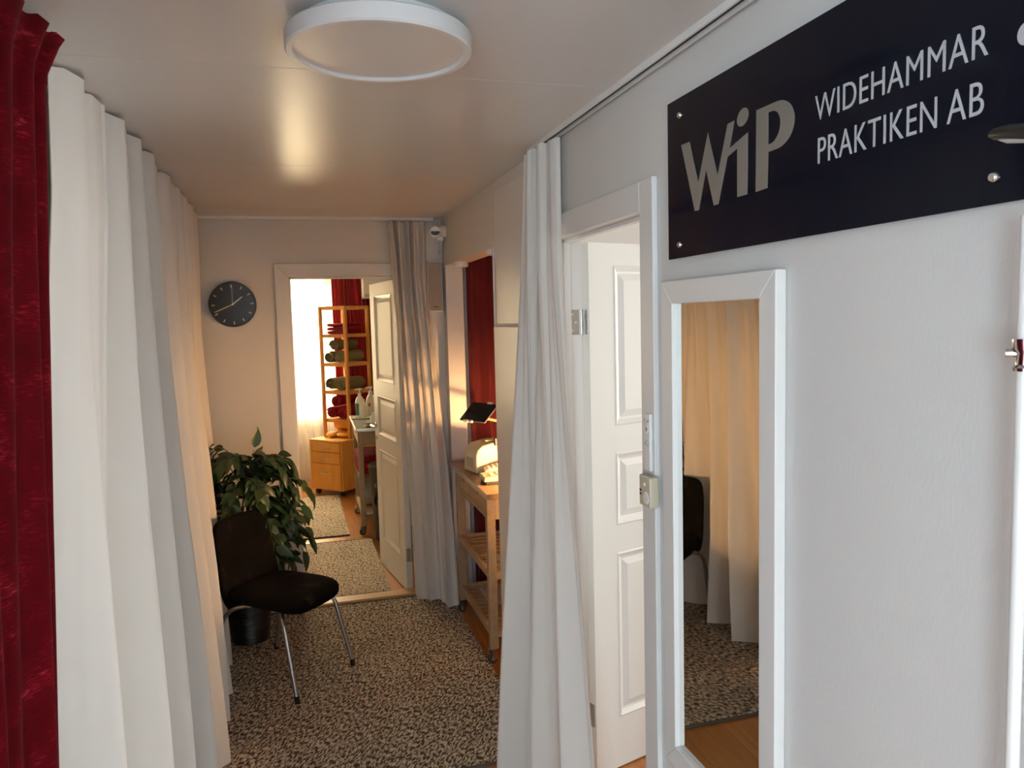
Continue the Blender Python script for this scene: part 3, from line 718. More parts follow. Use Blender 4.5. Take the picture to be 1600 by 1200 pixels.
# ---------------------------------------------------------------- potted ficus
pt = thing('potted_ficus', 'bushy dark green ficus in a black woven pot behind the chair', 'potted plant', (-.305, 4.40, .010))
prof = []
for i in range(61):
    z = .30*i/60; r = .098+.030*(z/.30)+.0022*(i % 2); prof.append((r, z))
prof += [(.134, .302), (.134, .31), (.120, .312), (.118, .27), (0, .265)]
MB().lathe([(0, 0)]+prof, 40).build('pot', BLACKP, pt, smooth=True)
MB().lathe([(0, .262), (.117, .262), (.117, .272), (0, .278)], 24).build('soil_surface', SOIL, pt)
R = random.Random(11)
def leaf_mesh(i):
    Ln = 1.0; b = MB(); nl = 7; R2 = random.Random(i)
    cv = R2.uniform(.10, .22); tw = R2.uniform(-.1, .1); vs = []
    for j in range(nl):
        t = j/(nl-1); w = .23*(sin(pi*min(1, t*1.02)**.75)**.9 if 0 < t < 1 else 0); w = max(w, .004)
        z = -cv*t*t*1.2; 
        for s in (-1, 0, 1): vs.append((t, s*w, z+abs(s)*w*.35+tw*s*t*.3))
    fs = []
    for j in range(nl-1):
        for s in range(2): a = j*3+s; fs.append((a, a+1, a+4, a+3))
    b.add(vs, fs); me = b.mesh('leaf', True); me.materials.append(LEAFS[i % 4]); return me
LM = [leaf_mesh(i) for i in range(8)]
# branches: (start, control, end) in plant coordinates
trunks = [[(0.0, 0, .26), (.015, .01, .5), (-.01, 0, .72), (.03, .0, .93)], [(.02, .02, .26), (-.03, .0, .55), (-.06, .01, .85)], [(-.02, 0, .26), (.04, -.01, .5), (.07, .0, .78)]]
for t in trunks:
    MB().tube([Vector(p) for p in t], [.012, .010, .008, .005][:len(t)], 8).build('stem', BARK, pt, smooth=True)
brs = [((.02, 0, .86), (.04, 0, .98), (.07, .0, 1.06)), ((.02, 0, .88), (-.08, 0, 1.20), (-.20, .02, 1.02)), ((.02, 0, .86), (.14, 0, 1.13), (.25, -.02, .97)),
       ((.0, 0, .84), (.16, -.03, 1.05), (.27, -.05, .84)), ((.03, 0, .78), (.18, -.04, .95), (.31, -.04, .72)), ((.03, 0, .74), (.20, -.06, .86), (.33, -.06, .60)),
       ((.04, 0, .68), (.22, -.05, .76), (.31, -.05, .46)), ((.05, -.02, .62), (.20, -.07, .66), (.24, -.08, .36)), ((.04, -.02, .58), (.16, -.09, .58), (.17, -.10, .28)),
       ((-.03, 0, .82), (-.14, -.05, 1.0), (-.25, -.06, .80)), ((-.04, 0, .76), (-.16, -.05, .90), (-.24, -.06, .62)), ((-.04, 0, .70), (-.16, -.06, .78), (-.22, -.08, .48)),
       ((-.02, -.02, .80), (-.02, -.14, .98), (-.06, -.22, .76)), ((.03, -.02, .78), (.08, -.15, .95), (.08, -.24, .70)), ((.0, -.02, .70), (.0, -.16, .82), (.0, -.24, .55)),
       ((.06, -.02, .66), (.14, -.14, .78), (.16, -.22, .50)), ((.0, .04, .84), (.03, .12, 1.04), (.06, .19, .84)), ((-.05, .04, .80), (-.12, .12, .96), (-.16, .18, .74)),
       ((.05, .04, .72), (.14, .12, .86), (.22, .17, .62)), ((.02, 0, .92), (.0, -.06, 1.12), (-.07, -.13, 1.02)), ((.02, 0, .92), (.10, -.06, 1.10), (.19, -.12, .98)),
       ((.05, 0, .60), (.24, -.02, .70), (.34, -.02, .54)), ((.04, .0, .82), (.2, .03, 1.02), (.34, .0, .82)), ((-.02, -.02, .90), (-.10, -.04, 1.10), (-.17, -.10, .95)),
       ((.05, -.01, .70), (.16, -.03, .86), (.24, -.04, .66)), ((.04, -.01, .64), (.14, -.05, .74), (.21, -.06, .50)), ((.0, -.03, .84), (.03, -.10, 1.0), (.10, -.16, .86)), ((.02, .0, .88), (.12, .0, 1.06), (.20, -.04, 1.0))]
nleaf = 0
for bi, (a, c, e) in enumerate(brs):
    pts = bend(a, c, e, 10); br = MB().tube(pts, [.0045-.003*i/10 for i in range(11)], 6).build('branch', BARK, pt, smooth=True)
    n = 11
    for k in range(n):
        t = .22+.80*k/(n-1); t = min(t, 1.0); A, C_, E_ = Vector(a), Vector(c), Vector(e)
        p = A*(1-t)**2+C_*2*t*(1-t)+E_*t*t; d = ((C_-A)*(1-t)+(E_-C_)*t).normalized()
        out = Vector((p.x, p.y, 0)); out = out.normalized() if out.length > .01 else Vector((1, 0, 0))
        side = d.cross(Vector((0, 0, 1))); side = side.normalized()*(1 if k % 2 else -1)
        ld = (d*.6+side*R.uniform(.35, 1.0)+out*.35+Vector((0, 0, R.uniform(-.85, .1)))+Vector((R.uniform(-.3, .3), R.uniform(-.3, .3), 0))).normalized()
        if k == n-1: ld = (d+Vector((0, 0, -.25 if bi else .6))).normalized()
        ln = R.uniform(.08, .118); p2 = p+ld*.012
        # keep clear of the curtain, the wall and the chair back
        wp = Vector(pt.location)+p2+ld*ln
        if wp.y > YE-.02 or wp.x < -.62 or (Vector(pt.location)+p2).y > YE-.03: continue
        up = (Vector((0, 0, .7))+out*.8+Vector((R.uniform(-.5, .5), R.uniform(-.9, .2), 0))).normalized()
        z = (up-ld*up.dot(ld)).normalized(); y = z.cross(ld)
        o = bpy.data.objects.new('leaf', LM[R.randrange(8)]); COL.objects.link(o); o.parent = br
        o.matrix_local = Matrix(((ld.x*ln, y.x*ln, z.x*ln, p2.x), (ld.y*ln, y.y*ln, z.y*ln, p2.y), (ld.z*ln, y.z*ln, z.z*ln, p2.z), (0, 0, 0, 1))); nleaf += 1
# the inner twigs' small leaves, too many to pick apart
inner = MB(); R3 = random.Random(77)
for i in range(420):
    a, c, e = [Vector(q) for q in R3.choice(brs)]; t = R3.uniform(.12, .80)
    p = a*(1-t)**2+c*2*t*(1-t)+e*t*t+Vector((R3.uniform(-.035, .035), R3.uniform(-.035, .035), R3.uniform(-.05, .02)))
    out = Vector((p.x, p.y, 0)); out = out.normalized() if out.length > .01 else Vector((1, 0, 0))
    ld = (out*.6+Vector((R3.uniform(-1, 1), R3.uniform(-1, 1), R3.uniform(-1.1, .15)))).normalized(); ln = R3.uniform(.055, .095)
    up = (Vector((0, 0, .7))+out*.7+Vector((R3.uniform(-.5, .5), R3.uniform(-.8, .2), 0))).normalized(); z = (up-ld*up.dot(ld)).normalized(); y = z.cross(ld)
    if (Vector(pt.location)+p+ld*ln).y > YE-.03 or (Vector(pt.location)+p+ld*ln).x < -.60: continue
    prof_ = [(0, .01), (.25, .17), (.5, .22), (.78, .13), (1, .005)]
    vs = []
    for (u, w) in prof_:
        for sgn in (-1, 0, 1): vs.append(p+ld*(u*ln)+y*(sgn*w*ln)+z*(abs(sgn)*w*ln*.3-.15*u*u*ln))
    inner.add(vs, [(j*3+k_, j*3+k_+1, j*3+k_+4, j*3+k_+3) for j in range(4) for k_ in range(2)])
io = inner.build('inner_foliage', LEAFS[0], pt, smooth=True); io['kind'] = 'stuff'
for i in range(5):
    a = radians(190+i*28); p = Vector((-.09+.02*cos(a), -.085+.02*sin(a), .34+.01*i)); 
    me = LM[0].copy(); me.materials.clear(); me.materials.append(DRY); o = bpy.data.objects.new('dry_leaf', me); COL.objects.link(o); o.parent = pt
    o.location = p; o.rotation_euler = (R.uniform(-.5, .5), R.uniform(-1.2, .2), a); o.scale = (.07, .07, .07)

# ---------------------------------------------------------------- kitchen style trolleys
def trolley(name, loc, rz, label, topm, woodm):
    """long axis local y; drawer side local -x"""
    e = thing(name, label, 'trolley', loc, rz); Hh = .90
    MB().box(-.215, .215, -.48, .475, Hh-.028, Hh).build('worktop', topm, e, bevel=.003)
    MB().box(-.2175, -.2155, -.48, .475, Hh-.029, Hh-.001).build('edge_strip', STEEL, e)
    for sy in (-1, 1):
        for sx in (-1, 1):
            MB().box(sx*.175-.022, sx*.175+.022, sy*.365-.020, sy*.365+.020, .075, Hh-.028).build('leg', woodm, e, bevel=.003)
            cx, cy = sx*.175, sy*.365
            cr = Matrix.Translation((cx, cy, 0)) @ Matrix.Rotation(radians(62*sx), 4, 'Z')
            w = MB(); w.tube([cr @ Vector((-.010, -.012, .0275)), cr @ Vector((.010, -.012, .0275))], .027, 20); wo = w.build('castor_wheel', WHEEL, e, smooth=True)
            w = MB(); w.tube([cr @ Vector((-.0125, -.012, .0275)), cr @ Vector((.0125, -.012, .0275))], .015, 14); w.build('hub', GREYP, wo, smooth=True)
            f = MB(); f.box(-.018, -.014, -.022, .012, .02, .072, cr); f.box(.014, .018, -.022, .012, .02, .072, cr); f.box(-.018, .018, -.022, .014, .070, .075, cr); f.build('fork', STEEL, wo)
        MB().box(-.153, .153, sy*.372-.009, sy*.372+.009, .745, Hh-.028).build('end_panel', woodm, e, bevel=.002)
    MB().box(.168, .184, -.345, .345, .745, Hh-.028).build('back_panel', woodm, e)
    MB().box(-.190, -.172, -.345, .345, .745, .772).build('apron_rail', woodm, e, bevel=.002)
    for k in range(2):
        y0 = -.341+k*.345; d = MB().box(-.194, -.172, y0, y0+.336, .778, Hh-.034).build('drawer', woodm, e, bevel=.003)
        MB().lathe([(0, 0), (.013, 0), (.013, .002), (0, .002)], 14, c=(-.194, y0+.17, .848), m=Matrix.Rotation(-pi/2, 4, 'Y')).build('finger_hole', BLACKP, d)
    for z in (.43, .128):
        for sx in (-1, 1): MB().box(sx*.178-.010, sx*.178+.010, -.345, .345, z, z+.042).build('shelf_rail', woodm, e, bevel=.002)
        for sy in (-1, 1): MB().box(-.153, .153, sy*.36-.009, sy*.36+.009, z, z+.042).build('shelf_end_rail', woodm, e, bevel=.002)
        for k in range(11):
            y = -.325+k*.065; MB().box(-.1675, .1675, y-.021, y+.021, z+.014, z+.028).build('shelf_slat', woodm, e, bevel=.0015)
    return e
trolley('trolley', (1.087, 4.055, 0), 0, 'light wooden trolley with two drawers and slatted shelves in the wall opening', TOPW, BIRCH)
trolley('trolley', (.672, 6.70, 0), radians(-1.2), 'wooden trolley with stainless steel top in the far room', STEEL, BIRCH)

# things on the near trolley
TZ = .9005
pr = thing('label_printer', 'cream boxy office machine with rounded shoulder on the trolley top', 'printer', (1.02, 4.17, TZ), radians(12))
def rbox(name, poly, y0, y1, m, parent, bev=.006, seg=3):
    return MB().prism(poly, lambda p, k: Vector((p[0], y0 if k == 0 else y1, p[1]))).build(name, m, parent, bevel=bev, seg=seg)
rbox('housing', [(-.105, 0), (.11, 0), (.11, .165), (.02, .168), (-.06, .155), (-.092, .132), (-.105, .10)], -.085, .085, CREAMP, pr, .012, 4)
rbox('paper_slot', [(-.1065, .03), (-.1045, .03), (-.1045, .085), (-.1065, .085)], -.04, .04, GREYP, pr, 0)
MB().box(-.02, .06, -.03, .03, .1665, .176).build('lid_button', CREAMP, pr, bevel=.004)
MB().box(-.06, .10, -.0862, -.0848, .115, .118).build('seam_line', GREYP, pr)
ph = thing('desk_telephone', 'cream ribbed desk telephone in front of the office machine', 'telephone', (1.03, 3.99, TZ), radians(-8))
rbox('base', [(-.07, 0), (.09, 0), (.09, .08), (-.055, .045), (-.07, .04)], -.045, .05, CREAMP, ph, .006)
for k in range(6):
    x = -.05+k*.024; z = .047+(x+.055)*.241; MB().box(x, x+.013, -.035, .038, z, z+.006).build('key_row', WHITEP, ph, bevel=.002)
ca = thing('card_reader', 'flat cream wedge shaped keypad device at the near end of the trolley', 'card reader', (1.02, 3.845, TZ), radians(-4))
MB().box(-.10, .12, -.075, .075, 0, .014).build('foot_plate', DKGREY, ca, bevel=.003)
rbox('casing', [(-.11, .014), (.12, .014), (.12, .055), (-.105, .035)], -.07, .085, CREAMP, ca, .005)
for k in range(6):
    x = -.055+(k % 3)*.034; y = -.02+(k//3)*.04; z = .0352+(x+.105)*.089
    MB().box(x-.011, x+.011, y-.011, y+.011, z, z+.004).build('key', BIRCH if False else CREAMP, ca, bevel=.0015)
MB().lathe([(0, 0), (.014, 0), (.014, .012), (.008, .018), (0, .018)], 18, c=(.0, -.098, 0)).build('knob', DKGREY, ca, smooth=True)
jr = thing('jar', 'small dark jar with a wide white lid at the back of the trolley', 'jar', (.985, 4.43, TZ))
MB().lathe([(0, 0), (.026, 0), (.026, .035), (.022, .04), (0, .04)], 24).build('body', DKGREY, jr, smooth=True)
MB().lathe([(0, .040), (.041, .040), (.043, .044), (.041, .048), (0, .050)], 28).build('lid', WHITEP, jr, smooth=True)
pa = tag(MB().box(.925, 1.02, 4.14, 4.30, TZ, TZ+.0015).build('paper_sheet', mat('printed_paper', (.72, .45, .33), .8)), 'reddish printed sheet lying on the trolley under the office machine', 'paper')
# tablet on a holder arm
tbl = thing('tablet_stand', 'dark tablet clamped on a pale wooden swivel arm above the trolley', 'tablet', (1.10, 4.12, TZ))
TLc = on(739, 628, 'y', 4.19); TRc = on(778, 632, 'y', 4.05); BLc = on(716, 655, 'y', 4.13)
ax_ = (TRc-TLc); ay_ = (BLc-TLc); ay_ = ay_-ax_*(ay_.dot(ax_)/ax_.length_squared)*.9; nz_ = ax_.cross(ay_).normalized()
if nz_.y > 0: nz_ = -nz_
def slab(name, a0, a1, b0, b1, d0, d1, m, bev=.002):
    b = MB(); vs = [TLc+ax_*a+ay_*c+nz_*d for d in (d0, d1) for c in (b0, b1) for a in (a0, a1)]
    b.add(vs, [(0, 2, 3, 1), (4, 5, 7, 6), (0, 1, 5, 4), (2, 6, 7, 3), (0, 4, 6, 2), (1, 3, 7, 5)]); return b.build(name, m, tbl, world=True, bevel=bev)
TABB = mat('tablet_body', (.35, .34, .33), .4, .6)
slab('tablet_body', 0, 1, 0, 1, -.009, -.001, TABB); slab('screen', .004, .996, .004, .996, -.0005, .0005, mat('dark_screen', (.008, .007, .007), .09), 0)
slab('grip', .58, .78, -.07, .03, -.012, .004, WHITEP, .003); slab('grip', .16, .36, .97, 1.06, -.012, .004, WHITEP, .003); slab('grip', .40, .52, .97, 1.05, -.012, .004, WHITEP, .003)
cc = TLc+ax_*.5+ay_*.5-nz_*.012
MB().tube([cc, cc-nz_*.03], .016, 14).build('ball_joint', BLACKP, tbl, world=True, smooth=True)
a2 = cc-nz_*.03; el = Vector((1.155, 4.16, 1.16)); b2 = Vector((1.10, 4.10, 1.085))
MB().tube([a2, el], .0085, 10).build('arm', BIRCH, tbl, world=True, smooth=True)
MB().tube([el, Vector((1.21, 4.05, 1.0))], .0085, 10).build('arm', BIRCH, tbl, world=True, smooth=True)
MB().tube([el+Vector((0, -.015, 0)), el+Vector((0, .015, 0))], .014, 12).build('elbow', BLACKP, tbl, world=True, smooth=True)
MB().tube([(1.21, 4.05, .905), (1.21, 4.05, 1.02)], .012, 12).build('post', BLACKP, tbl, world=True, smooth=True)
MB().lathe([(0, 0), (.055, 0), (.055, .010), (.02, .016), (0, .016)], 24, c=(1.21, 4.05, TZ)).build('base_plate', BLACKP, tbl, world=True, smooth=True)
pb = on(775, 690, 'y', 4.02); MB().box(pb.x-.012, pb.x+.016, 4.005, 4.03, pb.z-.02, pb.z+.022).build('clamp', BLACKP, tbl, world=True, bevel=.004)
MB().tube([pb+Vector((.01, 0, .0)), (1.21, 4.05, 1.02)], .006, 8).build('clamp_rod', BLACKP, tbl, world=True, smooth=True)
# table lamp behind the wardrobe corner
BULB = bpy.data.materials.new('lit_bulb'); BULB.use_nodes = True
_b = bsdf(BULB); _b.inputs['Base Color'].default_value = (1, .8, .5, 1); _b.inputs['Emission Color'].default_value = (1, .55, .22, 1); _b.inputs['Emission Strength'].default_value = 1800
tl = thing('table_lamp', 'small lit table lamp with warm globe bulb on the trolley', 'table lamp', (1.25, 3.645, TZ+.0))
MB().lathe([(0, 0), (.045, 0), (.045, .008), (.012, .014), (.008, .09), (.018, .095), (.018, .115), (0, .115)], 24).build('stand', BLACKP, tl, smooth=True)
MB().lathe([(.010, .112)]+[(.024*sin(pi*i/12), .138-.024*cos(pi*i/12)) for i in range(3, 13)], 20).build('bulb', BULB, tl, smooth=True)
MB().lathe([(.004, .235), (.035, .232), (.075, .215), (.105, .185), (.107, .185), (.077, .218), (.036, .236), (.004, .239)], 32).build('shade', WHITEP, tl, smooth=True)
MB().tube([(.028, .0, .010), (.125, .0, .12), (.118, .0, .21), (.03, 0, .245), (0, 0, .237)], .004, 8).build('arm', BLACKP, tl, smooth=True)
# on the lower shelves
tag(MB().box(.99, 1.20, 4.05, 4.34, .1565, .1600).build('paper_sheet', mat('grey_paper', (.52, .48, .46), .8)), 'grey white sheet lying on the lowest trolley shelf', 'paper')
mg = thing('magazine', 'small pale booklet on the middle trolley shelf', 'magazine', (1.07, 3.90, .4585), radians(20))
MB().box(-.075, .075, -.1, .1, 0, .006).build('cover', mat('booklet_cover', (.45, .45, .42), .5), mg); MB().box(-.05, .05, -.06, .02, .0061, .0068).build('picture', mat('booklet_blue', (.12, .2, .28), .5), mg)
tag(MB().tube(bend((1.28, 4.42, .44), (1.25, 4.30, .18), (1.32, 4.0, .30), 14), .003, 6).build('white_cord', WHITEP, smooth=True), 'thin white cord hanging behind the wooden trolley', 'cord')

# ---------------------------------------------------------------- far room
u_ = Vector((-.69, .724, 0)); v_ = Vector((.724, .69, 0)); Nc = Vector((.415, 7.78, 0))
cab = thing('drawer_unit', 'honey beech drawer unit on castors carrying the shelf tower', 'drawer unit', Nc, atan2(-u_.y, -u_.x))
# local: x from -w (left) to 0 (near right corner), y depth
cwid, cdep = .44, .52
for q in ((-cwid, -cwid+.018), (-.018, 0)): MB().box(q[0], q[1], 0, cdep, .06, .55).build('side_panel', CABW, cab, bevel=.002)
MB().box(-cwid, 0, 0, cdep, .55, .572).build('top_panel', CABW, cab, bevel=.003); MB().box(-cwid+.018, -.018, .01, cdep, .06, .078).build('bottom_panel', CABW, cab)
MB().box(-cwid+.018, -.018, cdep-.015, cdep, .078, .55).build('back_panel', CABW, cab)
for (z0, z1) in ((.455, .545), (.335, .450), (.065, .330)):
    dr = MB().box(-cwid+.020, -.020, -.014, .012, z0, z1).build('drawer', CABW, cab, bevel=.002)
    zh = (z0+z1)/2 if z1-z0 < .2 else z0+.17
    hd = MB().tube(bend((-cwid/2-.07, -.014, zh), (-cwid/2, -.052, zh-.012), (-cwid/2+.07, -.014, zh), 10), .005, 8).build('handle', STEEL, dr, smooth=True)
for x in (-cwid+.05, -.05):
    for y in (.05, cdep-.05):
        MB().tube([(x-.014, y, .028), (x+.014, y, .028)], .027, 16).build('castor', BLACKP, cab, smooth=True)
# shelf tower
rkN = Vector((.51, 7.905, .573)); rw = .365; rh = 1.35; ps = .030
rk = thing('shelf_tower', 'tall open honey pine shelf tower with towels in the far room', 'shelf', rkN, atan2(-u_.y, -u_.x))
for x in (-rw, -ps):
    for y in (0, rw-ps): MB().box(x, x+ps, y, y+ps, 0, rh).build('post', RACKW, rk, bevel=.002)
SHZ = [.16, .45, .735, 1.03]
def rk_frame(z, slats=True):
    for y in (0, rw-ps): MB().box(-rw+ps, -ps, y+.006, y+.024, z, z+.034).build('rail', RACKW, rk)
    for x in (-rw, -ps): MB().box(x+.006, x+.024, ps, rw-ps, z, z+.034).build('rail', RACKW, rk)
    if slats:
        for k in range(6): MB().box(-rw+ps+.003+k*.052, -rw+ps+.041+k*.052, .024, rw-.024, z+.018, z+.031).build('shelf_slat', RACKW, rk)
for z in SHZ: rk_frame(z)
rk_frame(rh-.034, False)
RM = Matrix.Translation(rkN) @ Matrix.Rotation(atan2(-u_.y, -u_.x), 4, 'Z')
def roll(name, m, lx, ly, z, R_, ln, label, cat, group, ax='y', rot=0, squash=1.0, seed=0):
    """rolled towel: spiral sheet; axis along local y, near end at ly"""
    base = RM @ Vector((lx, ly+ln/2, z)); e = thing(name, label, cat, base, atan2(-u_.y, -u_.x)+rot, group)
    turns = 3.2; n = 60; th = R_/(turns+.6)*.62; pts = []; b = MB()
    for i in range(n+1):
        t = i/n; a = 2*pi*turns*t+seed; r = R_*(.12+.88*t)-th*.0
        pts.append((r*cos(a), r*sin(a)*squash)); 
    inn = []
    for i in range(n+1):
        t = i/n; a = 2*pi*turns*t+seed; r = max(.002, R_*(.12+.88*t)-th); inn.append((r*cos(a), r*sin(a)*squash))
    zc = R_*squash
    vs = []
    for y in (-ln/2, -ln/2+.012, ln/2-.012, ln/2):
        s = .96 if abs(y) == ln/2 else 1
        vs += [(p[0]*s, y, p[1]*s+zc) for p in pts]+[(p[0]*s, y, p[1]*s+zc) for p in inn]
    K = 2*(n+1); fs = []
    for j in range(3):
        for i in range(n):
            fs.append((j*K+i, j*K+i+1, (j+1)*K+i+1, (j+1)*K+i)); fs.append((j*K+n+1+i+1, j*K+n+1+i, (j+1)*K+n+1+i, (j+1)*K+n+1+i+1))
        fs.append((j*K+n, j*K+2*n+1, (j+1)*K+2*n+1, (j+1)*K+n))
    for i in range(n):
        fs.append((i+1, i, n+1+i, n+1+i+1)); o = 3*K; fs.append((o+i, o+i+1, o+n+1+i+1, o+n+1+i))
    b.add(vs, fs); b.build('rolled_cloth', m, e, smooth=True); return e
g1 = 'olive rolled towels'; g2 = 'red rolled towels'; g3 = 'folded red towels'
z2 = SHZ[2]+.034; z1_ = SHZ[1]+.034; z0_ = SHZ[0]+.034
tw = .31
roll('towel', OLIVE, -.265, .02, z2, .072, tw, 'olive towel roll lower left on the second shelf from the top', 'towel', g1, squash=.86)
roll('towel', OLIVE, -.115, .01, z2, .074, tw, 'olive towel roll lower right on the second shelf from the top', 'towel', g1, squash=.88, seed=1)
roll('towel', OLIVE, -.195, .03, z2+.124, .070, tw, 'olive towel roll lying on top of two others', 'towel', g1, squash=.85, seed=2)
roll('towel', OLIVE, -.262, .03, z1_, .076, tw, 'olive towel roll on the left of the third shelf', 'towel', g1, squash=.9, seed=2.5)
roll('towel', OLIVE, -.115, .01, z1_, .076, tw, 'olive towel roll on the right of the third shelf', 'towel', g1, squash=.9, seed=.5)
roll('towel', RED_T, -.262, .02, z0_, .074, tw, 'red towel roll lower left on the lowest shelf', 'towel', g2, squash=.85, seed=1.5)
roll('towel', RED_T, -.122, .02, z0_, .074, tw, 'red towel roll lower right on the lowest shelf', 'towel', g2, squash=.85, seed=.2)
roll('towel', RED_T, -.195, .03, z0_+.122, .072, tw, 'red towel roll on top of the red pair', 'towel', g2, squash=.85, seed=3)
for k in range(3):
    z = SHZ[3]+.034+k*.036; e = thing('towel', ['bottom folded red towel on the top shelf', 'middle folded red towel on the top shelf', 'upper folded red towel on the top shelf'][k], 'towel', RM @ Vector((-.18, .18, z)), atan2(-u_.y, -u_.x)+radians((-3, 2, -5)[k]), g3)
    def fn(u, v, k=k):
        a = 2*pi*u; p = -pi/2+pi*v; sg = lambda t, ee: (abs(t)**ee)*(1 if t >= 0 else -1)
        x = .135*sg(cos(p), .3)*sg(cos(a), .25); y = .135*sg(cos(p), .3)*sg(sin(a), .25); zz = .018+.0175*sg(sin(p), .6)
        zz += (.012*(x/.135)**2*(1 if x > 0 else .6) if k == 2 else 0); return Vector((x, y, zz))
    b = MB(); b.grid(fn, 40, 14, closed=True); b.build('folded_cloth', RED_T, e, smooth=True)
    MB().box(-.13, .13, -.1345, -.1325, .016, .019).build('fold_crease', RED_T, e)
# mustard cushions on the cabinet
def cushion(name, loc, rzz, hx, hy, hz, label, ez=.75, ex=.35):
    e = thing(name, label, 'cushion', loc, rzz, 'mustard cushions'); b = MB(); b.grid(superbox(0, 0, hz, hx, hy, hz, ex, ez), 36, 16, closed=True); b.build('cover', MUST, e, smooth=True)
    sm = MB(); sm.tube([Vector((hx*.97*(abs(cos(t))**ex)*(1 if cos(t) > 0 else -1), hy*.97*(abs(sin(t))**ex)*(1 if sin(t) > 0 else -1), hz)) for t in [2*pi*i/48 for i in range(49)]], .003, 6, caps=False); sm.build('seam', MUST, e, smooth=True); return e
ra = atan2(-u_.y, -u_.x)
pA = RM @ Vector((-.245, .06, 0)); pB = RM @ Vector((-.105, .07, 0))
cushion('cushion', RM @ Vector((-.262, .14, 0)), ra, .062, .17, .030, 'mustard cushion lying flat on the drawer unit, left one')
cushion('cushion', RM @ Vector((-.118, .15, 0)), ra, .072, .17, .032, 'mustard cushion lying flat on the drawer unit, right one')
bo = thing('bolster', 'mustard bolster roll resting on the two flat cushions', 'bolster', RM @ Vector((-.185, .16, .064)), ra, 'mustard cushions')
MB().lathe([(0, -.135), (.045, -.135), (.062, -.122), (.066, -.10), (.066, .10), (.062, .122), (.045, .135), (0, .135)], 28, c=(0, 0, .066), m=Matrix.Rotation(pi/2, 4, 'Y')).build('cover', MUST, bo, smooth=True)
for s in (-1, 1): MB().tube([Vector((s*.122, .060*cos(t), .066+.060*sin(t))) for t in [2*pi*i/24 for i in range(25)]], .003, 6, caps=False).build('piping', MUST, bo, smooth=True)

# items on the far trolley
FZ = .9005
def bottle(loc, r, h, label, m, lm=None, pump=True, sc=1.0):
    e = thing('pump_bottle', label, 'bottle', loc, 0, 'pump bottles on the steel trolley')
    MB().lathe([(0, 0), (r*.96, 0), (r, .006), (r, h*.60), (r*.92, h*.68), (r*.62, h*.80), (r*.36, h*.86), (r*.34, h*.90), (0, h*.90)], 24).build('body', m, e, smooth=True)
    MB().lathe([(0, h*.895), (r*.42, h*.895), (r*.42, h*.965), (r*.2, h*.98), (0, h*.98)], 16).build('collar', WHITEP, e, smooth=True)
    if pump:
        MB().tube([(0, 0, h*.97), (0, 0, h*1.12)], .006, 10).build('pump_stem', WHITEP, e, smooth=True)
        MB().tube([(.016, 0, h*1.13), (-.012, 0, h*1.13), (-.045, 0, h*1.115)], [.009, .008, .005], 10).build('nozzle', WHITEP, e, smooth=True)
    if lm:
        a0 = radians(lm[1]); b = MB(); n = 8; vs = []
        for z in (h*lm[2], h*lm[3]):
            for i in range(n): a = a0+radians(lm[4])*i/(n-1); vs.append(((r+.0008)*cos(a), (r+.0008)*sin(a), z))
        b.add(vs, [(i, i+1, n+i+1, n+i) for i in range(n-1)]); b.build('label_band', lm[0], e, smooth=True)
    return e
BOT = mat('bottle_ivory', (.86, .82, .68), .35); GRN = mat('green_label', (.03, .22, .16), .5); ORG = mat('orange_label', (.75, .12, .03), .5)
bottle((.548, 6.96, FZ+.012), .040, .215, 'ivory pump bottle with a green label on the steel trolley', BOT, (GRN, 190, .06, .55, 60))
bottle((.648, 6.98, FZ+.012), .043, .225, 'ivory pump bottle with a small orange label on the steel trolley', BOT, (ORG, 230, .38, .52, 28))
bottle((.572, 6.86, FZ+.012), .027, .165, 'smaller plain ivory bottle in front of the green labelled one', BOT, None, False)
bottle((.745, 7.03, FZ), .042, .30, 'tall pale bottle partly hidden behind the open door', BOT, None, False)
tr = thing('tray', 'cream oval tray under the pump bottles', 'tray', (.615, 6.93, FZ))
tb = MB(); tb.lathe([(0, 0), (.14, 0), (.155, .010), (.15, .012), (.138, .006), (0, .006)], 36); tb.v = [(x*1.1, y*.75, z) for x, y, z in tb.v]; tb.build('dish', BOT, tr, smooth=True)
pt2 = thing('plate', 'cream plate near the front of the steel trolley', 'plate', (.625, 6.53, FZ))
MB().lathe([(0, 0), (.04, 0), (.075, .012), (.073, .015), (.04, .005), (0, .005)], 32).build('dish', BOT, pt2, smooth=True)
cu_ = thing('cup', 'small white cup upside down on the cream plate', 'cup', (.625, 6.53, FZ+.0055))
MB().lathe([(0, 0), (.032, 0), (.034, .01), (.030, .05), (.018, .066), (.016, .078), (.012, .084), (0, .085)], 24).build('bowl', WHITEP, cu_, smooth=True)
dd = thing('dish', 'dark flat round dish at the near edge of the steel trolley', 'dish', (.60, 6.31, FZ))
MB().lathe([(0, 0), (.06, 0), (.075, .008), (.073, .010), (0, .006)], 32).build('body', mat('brown_ceramic', (.10, .05, .045), .3), dd, smooth=True)
bk = thing('blanket', 'folded red blanket on the middle shelf of the steel topped trolley', 'blanket', (.655, 6.72, .473))
b = MB(); b.grid(superbox(0, 0, .055, .19, .30, .055, .35, .5), 40, 14, closed=True); b.build('fold', RED_T, bk, smooth=True)
b = MB(); b.grid(superbox(-.01, 0, .135, .18, .27, .035, .4, .55), 40, 14, closed=True); b.build('fold', RED_T, bk, smooth=True)
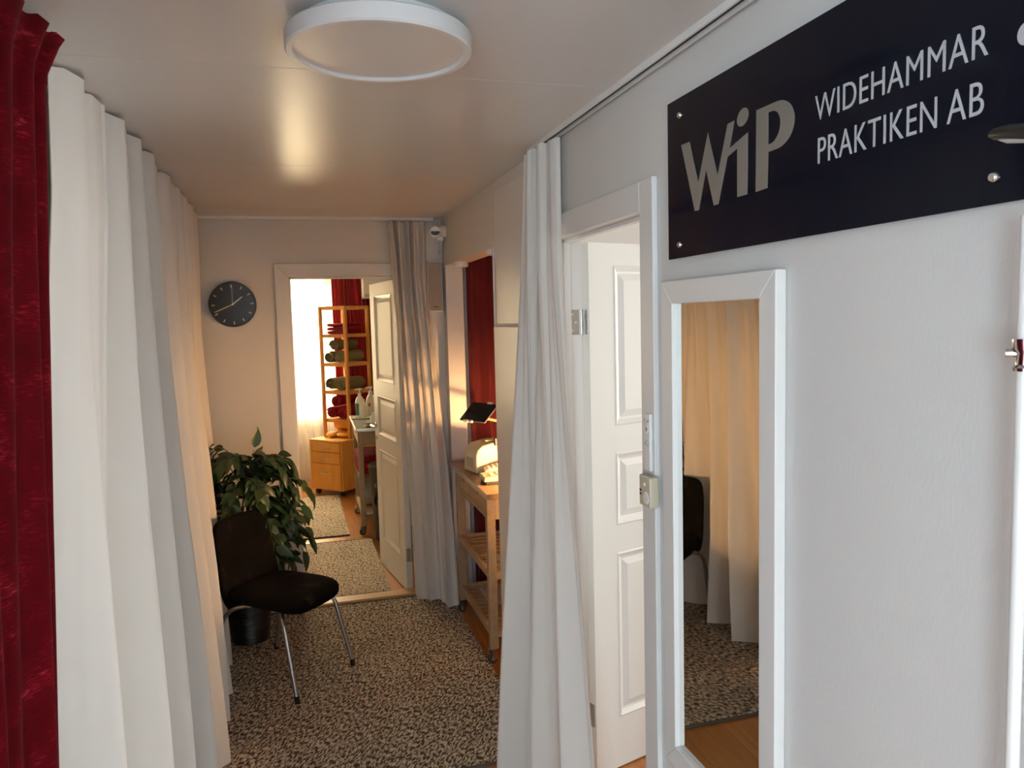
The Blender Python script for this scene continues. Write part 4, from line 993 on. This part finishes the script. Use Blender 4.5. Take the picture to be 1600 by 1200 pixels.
fr = thing('foil_roll', 'fat silver grey roll on the lowest shelf of the steel topped trolley', 'roll', (.655, 6.75, .1565))
SILV = mat('silver_sheet', (.62, .61, .60), .3, .4)
MB().lathe([(0, -.145), (.09, -.145), (.11, -.13), (.11, .13), (.09, .145), (0, .145)], 28, c=(0, 0, .111), m=Matrix.Rotation(pi/2, 4, 'Y')).build('wrap', SILV, fr, smooth=True)
MB().lathe([(0, -.149), (.04, -.149), (.04, .149), (0, .149)], 18, c=(0, 0, .111), m=Matrix.Rotation(pi/2, 4, 'Y')).build('core', BLACKP, fr, smooth=True)
bn = thing('waste_bin', 'dark grey waste bin with lid, nearer the steel topped trolley', 'waste bin', (.672, 6.165, 0), 0, 'dark waste bins')
MB().lathe([(0, 0), (.105, 0), (.138, .56), (.142, .57), (.142, .585), (.13, .59), (0, .59)], 32).build('body', DKGREY, bn, smooth=True)
MB().lathe([(0, .588), (.146, .588), (.148, .602), (.13, .622), (0, .628)], 32).build('lid', DKGREY, bn, smooth=True)
b2 = thing('waste_bin', 'dark grey waste bin with shiny black liner, beside the open door', 'waste bin', (.688, 5.86, 0), 0, 'dark waste bins')
MB().lathe([(0, 0), (.105, 0), (.138, .50), (.142, .51), (.138, .515), (.125, .50), (0, .06)], 32).build('body', DKGREY, b2, smooth=True)
BAG = mat('shiny_black_liner', (.01, .01, .01), .12)
def bagf(u, v):
    a = 2*pi*u; r = .143+.012*sin(9*a+3*v)*v+.006*sin(23*a)-.012*max(0, .25-v)*4; z = .53-.16*v-.03*sin(5*a)*v; return Vector((r*cos(a), r*sin(a), z))
b = MB(); b.grid(bagf, 72, 10, closed=True); b.build('liner', BAG, b2, smooth=True)
wb = thing('wall_unit', 'white box mounted high on the far wall beside the red drape', 'wall unit', (.90, 8.56, 2.0))
MB().box(.735, 1.10, 8.30, 8.749, 2.005, 2.33).build('casing', WHITE, wb, world=True, bevel=.01)
MB().box(.75, 1.08, 8.296, 8.301, 2.02, 2.05).build('outlet', GREYP, wb, world=True)
